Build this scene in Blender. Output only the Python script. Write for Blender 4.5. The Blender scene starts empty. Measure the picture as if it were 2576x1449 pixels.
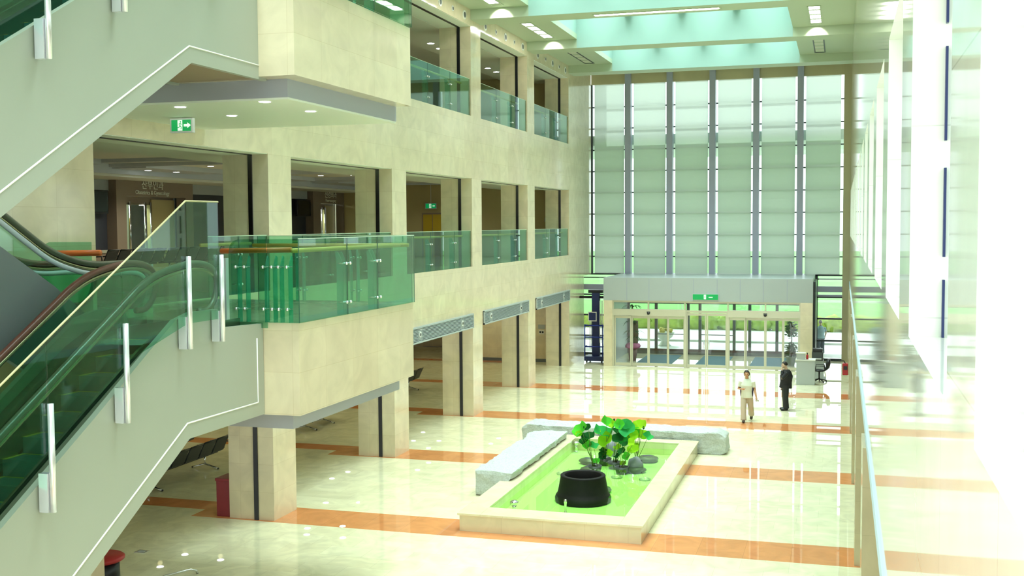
import bpy, bmesh, math, random
from mathutils import Vector, Matrix, noise
random.seed(7)
PI = math.pi
sc = bpy.context.scene
COL = sc.collection
XL, XR, XB = -11.96, 0.34, -7.64            # left facade, right facade, balcony front
Y0, DY, CW = 21.79, 6.945, 1.05             # first column, column spacing, column width
def ny(k): return Y0 + DY*(k-1)             # near edge of column k
S2, H2, S3, H3, ZC, ZB = 5.1, 8.07, 10.15, 13.12, 13.67, 13.33

# ------------------------------------------------------------------ camera
cam = bpy.data.objects.new('camera', bpy.data.cameras.new('camera'))
COL.objects.link(cam)
def cam_matrix(yaw, pitch, roll, loc):
    y, p, r = (math.radians(a) for a in (yaw, pitch, roll))
    f = Vector((-math.sin(y)*math.cos(p), math.cos(y)*math.cos(p), math.sin(p)))
    a = Vector((math.cos(y), math.sin(y), 0)); b = a.cross(f)
    a2 = a*math.cos(r) + b*math.sin(r); b2 = b*math.cos(r) - a*math.sin(r)
    m = Matrix((a2, b2, -f)).transposed().to_4x4(); m.translation = loc
    return m
cam.matrix_world = cam_matrix(16.5047, -3.2486, -0.3495, Vector((0, 0, 6.5)))
cam.data.sensor_width = 36; cam.data.lens = 2804.26/2576*36
cam.data.clip_start = .05; cam.data.clip_end = 400
sc.camera = cam

# ------------------------------------------------------------------ world, sun, exposure
W = bpy.data.worlds.new('sky'); sc.world = W; W.use_nodes = True
bg = W.node_tree.nodes['Background']
bg.inputs[0].default_value = (.90, .985, 1.0, 1); bg.inputs[1].default_value = 2.3
def lamp(name, kind, loc, energy, color=(1, 1, 1), size=None, sy=None, rot=(0, 0, 0), spot=None, spread=None):
    d = bpy.data.lights.new(name, kind); d.energy = energy; d.color = color
    if kind == 'AREA':
        d.shape = 'RECTANGLE' if sy else 'SQUARE'; d.size = size
        if sy: d.size_y = sy
    elif kind == 'SUN': d.angle = size
    else: d.shadow_soft_size = size
    if kind == 'AREA' and spread: d.spread = math.radians(spread)
    if spot: d.spot_size, d.spot_blend = spot
    o = bpy.data.objects.new(name, d); COL.objects.link(o); o.location = loc; o.rotation_euler = rot
    return o
sun = lamp('sun', 'SUN', (0, 90, 40), 2.6, (.9, 1, .95), .01)
sun.rotation_euler = (Vector((.34, -.62, -.70))).to_track_quat('-Z', 'Y').to_euler()
CY = (.82, 1, .95)
for k in range(-2, 6):      # daylight through the skylight of every ceiling bay
    lamp('skylight_daylight', 'AREA', (-5.9, ny(k)-2.05, 15.6), 760, CY, 8.0, 3.9, spread=100)
WARM = (1, .90, .45)
lamp('balcony_lamp', 'AREA', (-9.8, 17.0, 8.37), 14, (1, .97, .8), 3, 2)
sc.view_settings.view_transform = 'Standard'; sc.view_settings.look = 'None'
sc.view_settings.exposure = 0.2; sc.view_settings.gamma = 1.0; sc.view_settings.use_curve_mapping = False
cy = sc.cycles
cy.max_bounces = 7; cy.diffuse_bounces = 4; cy.glossy_bounces = 4; cy.transmission_bounces = 4
cy.transparent_max_bounces = 24; cy.sample_clamp_indirect = 6; cy.caustics_reflective = False; cy.caustics_refractive = False
cy.use_denoising = True

# ------------------------------------------------------------------ materials
MATS = {}
def nodes(name):
    m = bpy.data.materials.new(name); m.use_nodes = True; MATS[name] = m
    return m, m.node_tree.nodes, m.node_tree.links, m.node_tree.nodes['Principled BSDF']
def mat(name, c, rough=.5, metal=0, spec=.5, emit=None, es=0, noise_s=0, noise_a=.15, bump=0, sub=None):
    m, N, L, p = nodes(name)
    p.inputs['Base Color'].default_value = (*c, 1); p.inputs['Roughness'].default_value = rough
    p.inputs['Metallic'].default_value = metal; p.inputs['Specular IOR Level'].default_value = spec
    if emit: p.inputs['Emission Color'].default_value = (*emit, 1); p.inputs['Emission Strength'].default_value = es
    if noise_s:
        t = N.new('ShaderNodeTexCoord'); n = N.new('ShaderNodeTexNoise'); n.inputs['Scale'].default_value = noise_s
        n.inputs['Detail'].default_value = 4; L.new(t.outputs['Object'], n.inputs['Vector'])
        r = N.new('ShaderNodeMapRange'); r.inputs[3].default_value = 1-noise_a; r.inputs[4].default_value = 1+noise_a
        L.new(n.outputs['Fac'], r.inputs[0])
        v = N.new('ShaderNodeVectorMath'); v.operation = 'SCALE'; v.inputs[0].default_value = c
        L.new(r.outputs[0], v.inputs['Scale']); L.new(v.outputs[0], p.inputs['Base Color'])
        if bump:
            b = N.new('ShaderNodeBump'); b.inputs['Strength'].default_value = bump; b.inputs['Distance'].default_value = .02
            L.new(n.outputs['Fac'], b.inputs['Height']); L.new(b.outputs[0], p.inputs['Normal'])
    return m
def math_(N, L, op, a, b=None, c=None):
    n = N.new('ShaderNodeMath'); n.operation = op
    for i, v in enumerate((a, b, c)):
        if v is None: continue
        if isinstance(v, (int, float)): n.inputs[i].default_value = v
        else: L.new(v, n.inputs[i])
    return n.outputs[0]
def mixc(N, L, fac, a, b, mode='MIX'):
    n = N.new('ShaderNodeMix'); n.data_type = 'RGBA'; n.blend_type = mode
    for i, v in ((0, fac), (6, a), (7, b)):
        if isinstance(v, (int, float)): n.inputs[i].default_value = v
        elif isinstance(v, tuple): n.inputs[i].default_value = (*v, 1)
        else: L.new(v, n.inputs[i])
    return n.outputs[2]
def tiles(N, L, vec, w, h, c1, c2, mortar, ms=.004, off=0.0):
    b = N.new('ShaderNodeTexBrick'); b.offset = off; b.inputs['Scale'].default_value = 1
    b.inputs['Color1'].default_value = (*c1, 1); b.inputs['Color2'].default_value = (*c2, 1); b.inputs['Mortar'].default_value = (*mortar, 1)
    b.inputs['Mortar Size'].default_value = ms; b.inputs['Mortar Smooth'].default_value = .2
    b.inputs['Brick Width'].default_value = w; b.inputs['Row Height'].default_value = h
    L.new(vec, b.inputs['Vector']); return b.outputs['Color']
def stone(name, c1, c2, mortar, w=.9, h=.62, rough=.1, vein=.10, spec=.5, off=.0, ms=.004):
    m, N, L, p = nodes(name)
    g = N.new('ShaderNodeNewGeometry'); s = N.new('ShaderNodeSeparateXYZ'); L.new(g.outputs['Position'], s.inputs[0])
    u = math_(N, L, 'ADD', s.outputs[0], s.outputs[1]); cb = N.new('ShaderNodeCombineXYZ')
    L.new(u, cb.inputs[0]); L.new(s.outputs[2], cb.inputs[1])
    col = tiles(N, L, cb.outputs[0], w, h, c1, c2, mortar, ms, off)
    n = N.new('ShaderNodeTexNoise'); n.inputs['Scale'].default_value = 1.6; n.inputs['Detail'].default_value = 7
    n.inputs['Distortion'].default_value = 1.2; L.new(g.outputs['Position'], n.inputs['Vector'])
    r = N.new('ShaderNodeMapRange'); r.inputs[1].default_value = .3; r.inputs[2].default_value = .7
    r.inputs[3].default_value = 1-vein; r.inputs[4].default_value = 1+vein*.6; L.new(n.outputs['Fac'], r.inputs[0])
    v = N.new('ShaderNodeVectorMath'); v.operation = 'SCALE'; L.new(col, v.inputs[0]); L.new(r.outputs[0], v.inputs['Scale'])
    L.new(v.outputs[0], p.inputs['Base Color']); p.inputs['Roughness'].default_value = rough; p.inputs['Specular IOR Level'].default_value = spec
    return m
CREAM = (.76, .67, .49)
stone('stone', CREAM, (.72, .62, .45), (.65, .545, .37), 1.0, .62)
stone('stone_tan', (.56, .48, .31), (.52, .44, .29), (.47, .40, .26), 1.0, .62, .16)
stone('stone_right', (.85, .87, .78), (.82, .84, .75), (.66, .68, .6), 1.5, 1.0, .05, .05, .6)
stone('stone_pool', (.74, .68, .48), (.70, .63, .43), (.6, .52, .36), .9, 1.0, .12)
def floor_mat():
    m, N, L, p = nodes('floor')
    g = N.new('ShaderNodeNewGeometry'); s = N.new('ShaderNodeSeparateXYZ'); L.new(g.outputs['Position'], s.inputs[0])
    x, y = s.outputs[0], s.outputs[1]
    cb = N.new('ShaderNodeCombineXYZ'); L.new(x, cb.inputs[0]); L.new(y, cb.inputs[1])
    pale = tiles(N, L, cb.outputs[0], .9, .6, (.87, .84, .60), (.81, .77, .53), (.68, .64, .44), .004, .5)
    cb2 = N.new('ShaderNodeCombineXYZ'); L.new(x, cb2.inputs[0]); L.new(y, cb2.inputs[1])
    orange = tiles(N, L, cb2.outputs[0], .9, 9.0, (.72, .29, .11), (.64, .25, .09), (.5, .2, .08), .004, 0)
    mod = math_(N, L, 'FLOORED_MODULO', math_(N, L, 'SUBTRACT', y, Y0-.1), DY)
    hall = math_(N, L, 'MULTIPLY', math_(N, L, 'LESS_THAN', mod, 1.3), math_(N, L, 'MULTIPLY', math_(N, L, 'GREATER_THAN', x, -14.0), math_(N, L, 'LESS_THAN', y, 48.5)))
    cor = math_(N, L, 'MULTIPLY', math_(N, L, 'LESS_THAN', math_(N, L, 'ABSOLUTE', math_(N, L, 'SUBTRACT', mod, .95)), .36), math_(N, L, 'LESS_THAN', x, -13.9))
    band = math_(N, L, 'MAXIMUM', hall, cor)
    n = N.new('ShaderNodeTexNoise'); n.inputs['Scale'].default_value = 1.3; n.inputs['Detail'].default_value = 8; n.inputs['Distortion'].default_value = 2
    L.new(g.outputs['Position'], n.inputs['Vector'])
    r = N.new('ShaderNodeMapRange'); r.inputs[1].default_value = .3; r.inputs[2].default_value = .7; r.inputs[3].default_value = .86; r.inputs[4].default_value = 1.08
    L.new(n.outputs['Fac'], r.inputs[0])
    v = N.new('ShaderNodeVectorMath'); v.operation = 'SCALE'; L.new(mixc(N, L, band, pale, orange), v.inputs[0]); L.new(r.outputs[0], v.inputs['Scale'])
    L.new(v.outputs[0], p.inputs['Base Color']); p.inputs['Roughness'].default_value = .015; p.inputs['Specular IOR Level'].default_value = .6
floor_mat()
def glass(name, tint, gloss=(1, 1, 1), ior=1.5, rough=.0):
    m, N, L, p = nodes(name); N.remove(p)
    t = N.new('ShaderNodeBsdfTransparent'); t.inputs[0].default_value = (*tint, 1)
    gl = N.new('ShaderNodeBsdfGlossy'); gl.inputs[0].default_value = (*gloss, 1); gl.inputs['Roughness'].default_value = rough
    lw = N.new('ShaderNodeLayerWeight'); lw.inputs['Blend'].default_value = .5; f0 = ((ior-1)/(ior+1))**2
    f = math_(N, L, 'MULTIPLY_ADD', math_(N, L, 'POWER', lw.outputs['Facing'], 5.0), 1-f0, f0); mx = N.new('ShaderNodeMixShader')
    L.new(f, mx.inputs[0]); L.new(t.outputs[0], mx.inputs[1]); L.new(gl.outputs[0], mx.inputs[2])
    L.new(mx.outputs[0], N['Material Output'].inputs[0]); return m
glass('green_glass', (.59, .83, .73)); glass('esc_glass', (.68, .88, .79)); glass('clear_glass', (.93, .98, .96)); glass('water', (.80, 1.0, .62), ior=1.33)
glass('dark_glass', (.25, .33, .33))
def fin_mat():
    m, N, L, p = nodes('fin_glass'); N.remove(p)
    t = N.new('ShaderNodeBsdfTransparent'); t.inputs[0].default_value = (.5, .88, .78, 1)
    d = N.new('ShaderNodeBsdfDiffuse'); d.inputs[0].default_value = (.22, .62, .52, 1); mx = N.new('ShaderNodeMixShader'); mx.inputs[0].default_value = .35
    L.new(t.outputs[0], mx.inputs[1]); L.new(d.outputs[0], mx.inputs[2]); L.new(mx.outputs[0], N['Material Output'].inputs[0])
fin_mat()
def blind_mat():
    m, N, L, p = nodes('blind'); N.remove(p)
    d = N.new('ShaderNodeBsdfDiffuse'); d.inputs[0].default_value = (.55, .60, .52, 1)
    t = N.new('ShaderNodeBsdfTranslucent'); t.inputs[0].default_value = (.86, .90, .86, 1)
    mx = N.new('ShaderNodeMixShader'); mx.inputs[0].default_value = .66
    L.new(d.outputs[0], mx.inputs[1]); L.new(t.outputs[0], mx.inputs[2]); L.new(mx.outputs[0], N['Material Output'].inputs[0])
blind_mat()
def leaf_mat(name, c):
    m, N, L, p = nodes(name); N.remove(p)
    d = N.new('ShaderNodeBsdfDiffuse'); d.inputs[0].default_value = (*c, 1)
    t = N.new('ShaderNodeBsdfTranslucent'); t.inputs[0].default_value = (c[0]*1.3, c[1]*1.2, c[2], 1)
    mx = N.new('ShaderNodeMixShader'); mx.inputs[0].default_value = .35
    L.new(d.outputs[0], mx.inputs[1]); L.new(t.outputs[0], mx.inputs[2]); L.new(mx.outputs[0], N['Material Output'].inputs[0])
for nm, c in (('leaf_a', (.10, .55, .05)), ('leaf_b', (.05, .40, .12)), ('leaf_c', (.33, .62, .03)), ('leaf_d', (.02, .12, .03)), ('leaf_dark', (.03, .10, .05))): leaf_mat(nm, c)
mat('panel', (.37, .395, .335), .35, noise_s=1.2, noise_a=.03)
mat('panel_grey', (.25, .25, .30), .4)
mat('edge_trim', (.55, .50, .28), .35); mat('bead', (.9, .92, .85), .3); mat('underside', (.30, .22, .14), .5)
mat('soffit', (.80, .86, .76), .5); mat('recess_grey', (.36, .38, .44), .5)
mat('ceiling', (.47, .56, .41), .5); mat('well', (.35, .52, .475), .5); mat('gallery_ceiling', (.74, .76, .66), .6)
mat('cove', (.55, .60, .66), .5)
mat('track', (.22, .22, .27), .22, 1); mat('glass_edge', (.02, .10, .06), .3); mat('glass_edge_light', (.55, .72, .55), .3); mat('chrome', (.75, .75, .82), .12, 1); mat('steel', (.72, .74, .74), .25, 1); mat('alu', (.62, .60, .48), .35, .4)
mat('post_alu', (.80, .82, .88), .22, .6); mat('black', (.012, .012, .014), .35); mat('black_metal', (.02, .02, .025), .3, .4)
mat('mesh_black', (.03, .035, .04), .5); mat('iron', (.008, .007, .007), .6, spec=.2, noise_s=8, noise_a=.3, bump=.15)
mat('step', (.05, .17, .16), .35, .3); mat('yellow', (.6, .45, .05), .5); mat('skirt', (.30, .36, .28), .22, .9)
mat('rubber_brown', (.20, .075, .06), .3); mat('rubber_green', (.10, .11, .075), .3); mat('rail_gold', (.35, .32, .2), .25, .8)
mat('light_strip', (.75, .8, .95), .6); mat('edge_blue', (.55, .68, .78), .8, spec=.1)
mat('wood_rail', (.78, .46, .10), .35); mat('wood_orange', (.75, .17, .03), .35)
mat('red_wood', (.25, .012, .018), .3, noise_s=6, noise_a=.15); mat('red', (.5, .02, .03), .35); mat('door_wood', (.50, .34, .02), .4)
mat('granite', (.50, .55, .53), .8, noise_s=26, noise_a=.3, bump=.9)
mat('pool_floor', (.62, .90, .42), .4, noise_s=3, noise_a=.03)
mat('pebble', (.07, .075, .085), .35, noise_s=12, noise_a=.3); mat('pebble_light', (.22, .23, .28), .4, noise_s=12, noise_a=.2)
mat('lamp_ring', (.5, .6, .5), .3, .5)
mat('glow', (1, 1, 1), .5, emit=(1, 1, .95), es=14); mat('glow_soft', (1, 1, 1), .5, emit=(1, 1, .85), es=4)
mat('glow_dim', (.6, .62, .5), .5)
mat('sign_green', (.0, .25, .06), .4, emit=(.0, .35, .09), es=.5); mat('sign_white', (.8, .9, .85), .4, emit=(.7, 1, .8), es=.5)
mat('sign_case', (.55, .60, .60), .4)
mat('brown_wall', (.26, .20, .15), .5); mat('dark_wall', (.045, .05, .065), .3); mat('grey_band', (.42, .45, .44), .5)
mat('tan_wall', (.50, .41, .20), .5); mat('text', (.85, .85, .75), .4); mat('screen', (.008, .009, .012), .2)
mat('white', (.80, .82, .80), .4); mat('white_panel', (.42, .47, .49), .35); mat('mullion', (.36, .38, .50), .4); mat('dark_frame', (.03, .04, .045), .4)
mat('header', (.50, .45, .28), .5, noise_s=1.5, noise_a=.1); mat('baseboard', (.14, .17, .19), .4)
mat('concrete', (.75, .76, .74), .7); mat('blue_mat', (.05, .16, .22), .9); mat('dark_rail', (.07, .08, .085), .4)
mat('hedge', (.30, .42, .06), .8, noise_s=3, noise_a=.6); mat('grass', (.16, .42, .10), .9, noise_s=.8, noise_a=.4); mat('bank', (.25, .30, .12), .9, noise_s=4, noise_a=.5)
mat('navy', (.008, .018, .10), .4); mat('blue', (.01, .03, .28), .4)
mat('pink', (.55, .10, .33), .6); mat('pot_purple', (.16, .05, .08), .5); mat('pot_grey', (.30, .33, .33), .6); mat('bowl', (.55, .58, .52), .7)
mat('flower', (.50, .42, .06), .8); mat('trunk', (.08, .06, .04), .8)
mat('skin', (.55, .30, .17), .5); mat('skin_b', (.60, .42, .32), .5); mat('hair', (.012, .009, .009), .5); mat('shirt', (.74, .80, .70), .7); mat('shirt_side', (.03, .025, .06), .7)
mat('trousers', (.55, .50, .40), .8); mat('suit', (.008, .008, .012), .6); mat('shoe', (.05, .03, .025), .4); mat('shoe_black', (.01, .01, .01), .3)
mat('shirt_blue', (.30, .42, .48), .8); mat('trousers_dark', (.05, .06, .09), .8); mat('soil', (.03, .03, .03), .6)
mat('stem', (.16, .22, .05), .6)

# ------------------------------------------------------------------ mesh helpers
class MB:
    def __init__(s): s.v = []; s.f = []; s.sm = []
    def add(s, vs, fs, smooth=False):
        b = len(s.v); s.v += [tuple(v) for v in vs]
        for f in fs: s.f.append([b+i for i in f]); s.sm.append(smooth)
        return s
    def box(s, x0, x1, y0, y1, z0, z1):
        if x0 > x1: x0, x1 = x1, x0
        if y0 > y1: y0, y1 = y1, y0
        if z0 > z1: z0, z1 = z1, z0
        return s.add([(x0,y0,z0),(x1,y0,z0),(x1,y1,z0),(x0,y1,z0),(x0,y0,z1),(x1,y0,z1),(x1,y1,z1),(x0,y1,z1)],
            [(0,3,2,1),(4,5,6,7),(0,1,5,4),(1,2,6,5),(2,3,7,6),(3,0,4,7)])
    def prism(s, poly, ax, a, b):           # poly in the two other axes, in xyz order
        def P(p, w): return {'x': (w, p[0], p[1]), 'y': (p[0], w, p[1]), 'z': (p[0], p[1], w)}[ax]
        n = len(poly); area = sum(poly[i][0]*poly[(i+1) % n][1]-poly[(i+1) % n][0]*poly[i][1] for i in range(n))
        if (area > 0) == (ax == 'y'): poly = poly[::-1]
        if a > b: a, b = b, a
        return s.add([P(p, a) for p in poly]+[P(p, b) for p in poly],
            [tuple(range(n))[::-1], tuple(range(n, 2*n))]+[(i, (i+1) % n, n+(i+1) % n, n+i) for i in range(n)])
    def tube(s, pts, r, seg=8, smooth=True, up=(0, 0, 1), sx=1.0):
        pts = [Vector(p) for p in pts]; rs = r if isinstance(r, (list, tuple)) else [r]*len(pts)
        vs = []; fs = []; n = len(pts)
        for i, p in enumerate(pts):
            d = (pts[min(i+1, n-1)]-pts[max(i-1, 0)]).normalized()
            u = Vector(up) if i == 0 else pu; u = u-d*u.dot(d)
            if u.length < 1e-3: u = Vector((1, 0, 0)); u = u-d*u.dot(d)
            if u.length < 1e-3: u = Vector((0, 1, 0))
            u.normalize(); pu = u.copy(); w = d.cross(u)
            for j in range(seg):
                a = 2*PI*j/seg; vs.append(p+(u*math.sin(a)+w*math.cos(a)*sx)*rs[i])
        for i in range(n-1):
            for j in range(seg): fs.append((i*seg+j, i*seg+(j+1) % seg, (i+1)*seg+(j+1) % seg, (i+1)*seg+j))
        fs += [tuple(range(seg))[::-1], tuple(range((n-1)*seg, n*seg))]
        return s.add(vs, fs, smooth)
    def lathe(s, prof, c, seg=24, smooth=True, wob=0):
        vs = []; fs = []; n = len(prof)
        for r, z in prof:
            for j in range(seg):
                a = 2*PI*j/seg; rr = r*(1+wob*math.sin(5*a+z*9)); vs.append((c[0]+rr*math.cos(a), c[1]+rr*math.sin(a), c[2]+z))
        for i in range(n-1):
            for j in range(seg): fs.append((i*seg+j, i*seg+(j+1) % seg, (i+1)*seg+(j+1) % seg, (i+1)*seg+j))
        fs += [tuple(range(seg))[::-1], tuple(range((n-1)*seg, n*seg))]
        return s.add(vs, fs, smooth)
    def disc(s, c, r, h, axis='z', seg=20):
        m = MB().lathe([(r, 0), (r, h)], (0, 0, 0), seg, False)
        R = {'z': lambda v: v, 'x': lambda v: (v[2], v[0], v[1]), 'y': lambda v: (v[1], v[2], v[0])}[axis]
        return s.add([tuple(a+b for a, b in zip(R(v), c)) for v in m.v], m.f)
    def blob(s, c, r, seg=14, rings=9, jit=0):
        vs = []; fs = []
        for i in range(1, rings):
            t = PI*i/rings
            for j in range(seg):
                a = 2*PI*j/seg; d = Vector((math.sin(t)*math.cos(a), math.sin(t)*math.sin(a), math.cos(t)))
                k = 1+jit*noise.noise(d*2.2+Vector(c)*3); vs.append((c[0]+r[0]*d.x*k, c[1]+r[1]*d.y*k, c[2]+r[2]*d.z*k))
        vs += [(c[0], c[1], c[2]+r[2]), (c[0], c[1], c[2]-r[2])]; T = len(vs)-2
        for i in range(rings-2):
            for j in range(seg): fs.append((i*seg+j, (i+1)*seg+j, (i+1)*seg+(j+1) % seg, i*seg+(j+1) % seg))
        for j in range(seg): fs += [(T, j, (j+1) % seg), (T+1, (rings-2)*seg+(j+1) % seg, (rings-2)*seg+j)]
        return s.add(vs, fs, True)
    def build(s, name, m, parent=None, bevel=0, origin=None):
        me = bpy.data.meshes.new(name)
        if origin is None: origin = ORG[parent] if parent is not None else s.base()
        o = Vector(origin)
        me.from_pydata([Vector(v)-o for v in s.v], [], s.f)
        me.polygons.foreach_set('use_smooth', s.sm); me.materials.append(MATS[m]); me.update()
        ob = bpy.data.objects.new(name, me); COL.objects.link(ob); ORG[ob] = tuple(o)
        if parent is not None: ob.parent = parent
        else: ob.location = o
        if bevel:
            b = ob.modifiers.new('bevel', 'BEVEL'); b.width = bevel; b.segments = 2; b.limit_method = 'ANGLE'
        return ob
    def base(s):
        xs, ys, zs = zip(*s.v)
        return ((min(xs)+max(xs))/2, (min(ys)+max(ys))/2, min(zs))
ORG = {}
def tag(o, label, cat, group=None, kind=None):
    o['label'] = label; o['category'] = cat
    if group: o['group'] = group
    if kind: o['kind'] = kind
    return o
def thing(name, loc, label, cat, group=None):
    o = bpy.data.objects.new(name, None); o.empty_display_size = .1; COL.objects.link(o); o.location = loc; ORG[o] = tuple(loc)
    return tag(o, label, cat, group)
def struct(mb, name, m, label, cat='wall'):
    return tag(mb.build(name, m), label, cat, kind='structure')
def B(*a): return MB().box(*a)
def smooth_path(P, n=5):
    out = []
    for i in range(len(P)-1):
        p0, p1, p2, p3 = P[max(i-1, 0)], P[i], P[i+1], P[min(i+2, len(P)-1)]
        for j in range(n):
            t = j/n
            out.append(tuple(.5*(2*b+(c-a)*t+(2*a-5*b+4*c-d)*t*t+(3*b-a-3*c+d)*t**3) for a, b, c, d in zip(p0, p1, p2, p3)))
    return out+[P[-1]]
def dup(o, delta=(0, 0, 0), parent=None, label=None):
    c = o.copy(); COL.objects.link(c)
    if parent is None: c.location = o.location+Vector(delta)
    else: c.parent = parent
    if label: c['label'] = label
    for ch in list(o.children): dup(ch, parent=c)
    return c
ORD = ['first', 'second', 'third', 'fourth', 'fifth', 'sixth', 'seventh', 'eighth', 'ninth']
def wtext(body, size, m, parent, org, loc, rot, name='lettering', align='CENTER'):
    c = bpy.data.curves.new(name, 'FONT'); c.body = body; c.size = size; c.align_x = align; c.align_y = 'CENTER'; c.extrude = .01
    tmp = bpy.data.objects.new('tmp', c); COL.objects.link(tmp); dg = bpy.context.evaluated_depsgraph_get()
    me = bpy.data.meshes.new_from_object(tmp.evaluated_get(dg)); bpy.data.objects.remove(tmp); me.materials.clear(); me.materials.append(MATS[m])
    o = bpy.data.objects.new(name, me); COL.objects.link(o)
    o.rotation_euler = rot; o.parent = parent; o.location = Vector(loc)-Vector(org); return o
# ------------------------------------------------------------------ structure: floor, facades, ceiling
struct(B(-26, 8, -6, 55.6, -.3, 0), 'floor', 'floor', 'polished pale marble hall floor with orange cross bands', 'floor')
COLS = list(range(-2, 6))
w = MB()
for k in COLS: w.box(XL-1.11, XL, ny(k), ny(k)+CW, 0, ZC)
for k in COLS[:-1]:
    a, b = ny(k)+CW, ny(k+1)
    w.box(XL-1.11, XL, a, b, 3.05, S2); w.box(XL-1.11, XL, a, b, H2, S3); w.box(XL-1.11, XL, a, b, H3, ZC)
    if k < 0: w.box(XL-1.11, XL, a, b, S2, H2)
w.box(XL-1.11, XL, ny(5)+CW, 54.25, 4.02, 14.0); w.box(XL-1.11, XL, ny(5)+CW, 52.6, 0, 4.02)
struct(w, 'wall_left', 'stone', 'cream stone facade of pillars and open galleries along the hall', 'wall')
# galleries behind the facade
for nm, z0, z1 in (('floor_gallery', 4.6, 5.0), ('floor_top_gallery', 9.6, 10.05)):
    struct(B(-24.2, XL-1.12, 5, 51, z0, z1), nm, 'stone_tan', 'stone floor slab of the %s gallery' % ('middle' if z0 < 6 else 'upper'), 'floor')
struct(MB().box(-25.2, XL-1.12, 5, 56.3, 3.55, 3.7), 'ceiling_ground_corridor', 'gallery_ceiling', 'plain ceiling of the ground floor side corridor', 'ceiling')
g = MB().box(-15.2, XL-1.12, 5, 51, 8.12, 8.25).box(-24.2, -22.3, 5, 51, 8.12, 8.25).box(-24.2, XL-1.12, 5, 51, 8.5, 8.65)
struct(g, 'ceiling_gallery', 'gallery_ceiling', 'stepped ceiling of the middle gallery', 'ceiling')
g = MB()
for k in range(0, 5):
    a, b = ny(k)+1.6, ny(k+1)-.6
    g.box(-15.35, -15.2, a-2.2, b, 8.2, 8.5).box(-22.3, -22.15, a-2.2, b, 8.2, 8.5).box(-22.15, -15.35, a-.15, a, 8.39, 8.5).box(-22.15, -15.35, b, b+.15, 8.39, 8.5)
    g.box(-16.6, -15.35, a, b, 8.35, 8.5).box(-22.15, -20.9, a, b, 8.35, 8.5)
struct(g, 'trim_1', 'cove', 'blue grey cove mouldings in the middle gallery ceiling', 'moulding')
struct(MB().box(-15, XL-1.12, 5, 51, 13.1, 13.25).box(-24, -15, 5, 51, 13.4, 13.6).box(-15.1, -15, 5, 51, 13.1, 13.6), 'ceiling_top_gallery', 'gallery_ceiling', 'ceiling of the upper gallery', 'ceiling')
struct(MB().box(-25.2, -25, 5, 58, 0, 3.6), 'wall_corridor_back', 'stone_tan', 'back wall of the ground floor corridor', 'wall')
struct(MB().box(-18.6, XL-1.12, 50.8, 51, 0, 3.55).box(-25, -18.6, 56, 56.2, 0, 3.55).box(-18.6, -18.4, 51, 56, 0, 3.55), 'wall_corridor_end', 'stone', 'cream end wall of the ground floor corridor', 'wall')
struct(MB().box(-18.6, XL-1.13, 50.77, 50.8, 0, .14), 'baseboard_corridor', 'baseboard', 'dark grey baseboard along the corridor end wall', 'baseboard')
struct(MB().box(-24.2, XL-1.12, 51, 51.2, 3.7, 8.8), 'wall_gallery_end', 'tan_wall', 'tan end wall of the middle gallery', 'wall')
struct(MB().box(-24.2, XL-1.12, 51, 51.2, 9.5, 13.6), 'wall_top_gallery_end', 'tan_wall', 'end wall of the upper gallery', 'wall')
struct(MB().box(-24.2, -24, 5, 51, 10.05, 11.2).box(-24.2, -24, 5, 51, 12.2, 13.6), 'wall_top_gallery_back', 'grey_band', 'grey back wall of the upper gallery', 'wall')
struct(MB().box(-24.3, -24.2, 5, 51, 11.2, 12.2), 'window_1', 'dark_wall', 'dark glazed band along the upper gallery back wall', 'window')
struct(MB().box(-24.2, XL-1.12, 4.8, 5, 3.7, 13.6), 'wall_gallery_near', 'tan_wall', 'near end wall of the galleries behind the escalators', 'wall')
# middle gallery back wall: dark glazing under a pale band, brown portals
w = MB().box(-24.3, -24.2, 5, 33.3, 5.0, 7.75).box(-24.3, -24.2, 37.05, 48.35, 5.0, 7.75)
struct(w, 'window_2', 'dark_wall', 'dark glazing of the middle gallery clinics', 'window')
struct(MB().box(-24.3, -24.1, 5, 51, 7.75, 8.12).box(-24.3, -24.2, 5, 51, 8.12, 8.6), 'trim_2', 'grey_band', 'pale grey band above the dark gallery glazing', 'trim')
struct(MB().box(-24.25, -24.05, 5, 32.8, 5.0, 5.62).box(-24.25, -24.05, 37.5, 47.6, 5.0, 5.62), 'baseboard_gallery', 'brown_wall', 'brown dado under the dark gallery glazing', 'baseboard')
struct(MB().box(-24.25, -24.0, 5, 32.8, 5.62, 5.72).box(-24.25, -24.0, 37.5, 47.6, 5.62, 5.72), 'trim_3', 'alu', 'pale ledge above the brown dado of the gallery', 'trim')
struct(MB().box(-27.2, -27, 30, 51.2, 5, 8).box(-27, -24.3, 30, 51.2, 7.9, 8).box(-27, -24.3, 30, 30.2, 5, 8).box(-27, -24.3, 51, 51.2, 5, 8).box(-27, -24.3, 42, 42.2, 5, 8).box(-27, -24.2, 30, 51.2, 4.9, 5), 'wall_clinic', 'white', 'white rooms behind the clinic portals', 'wall')
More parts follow.
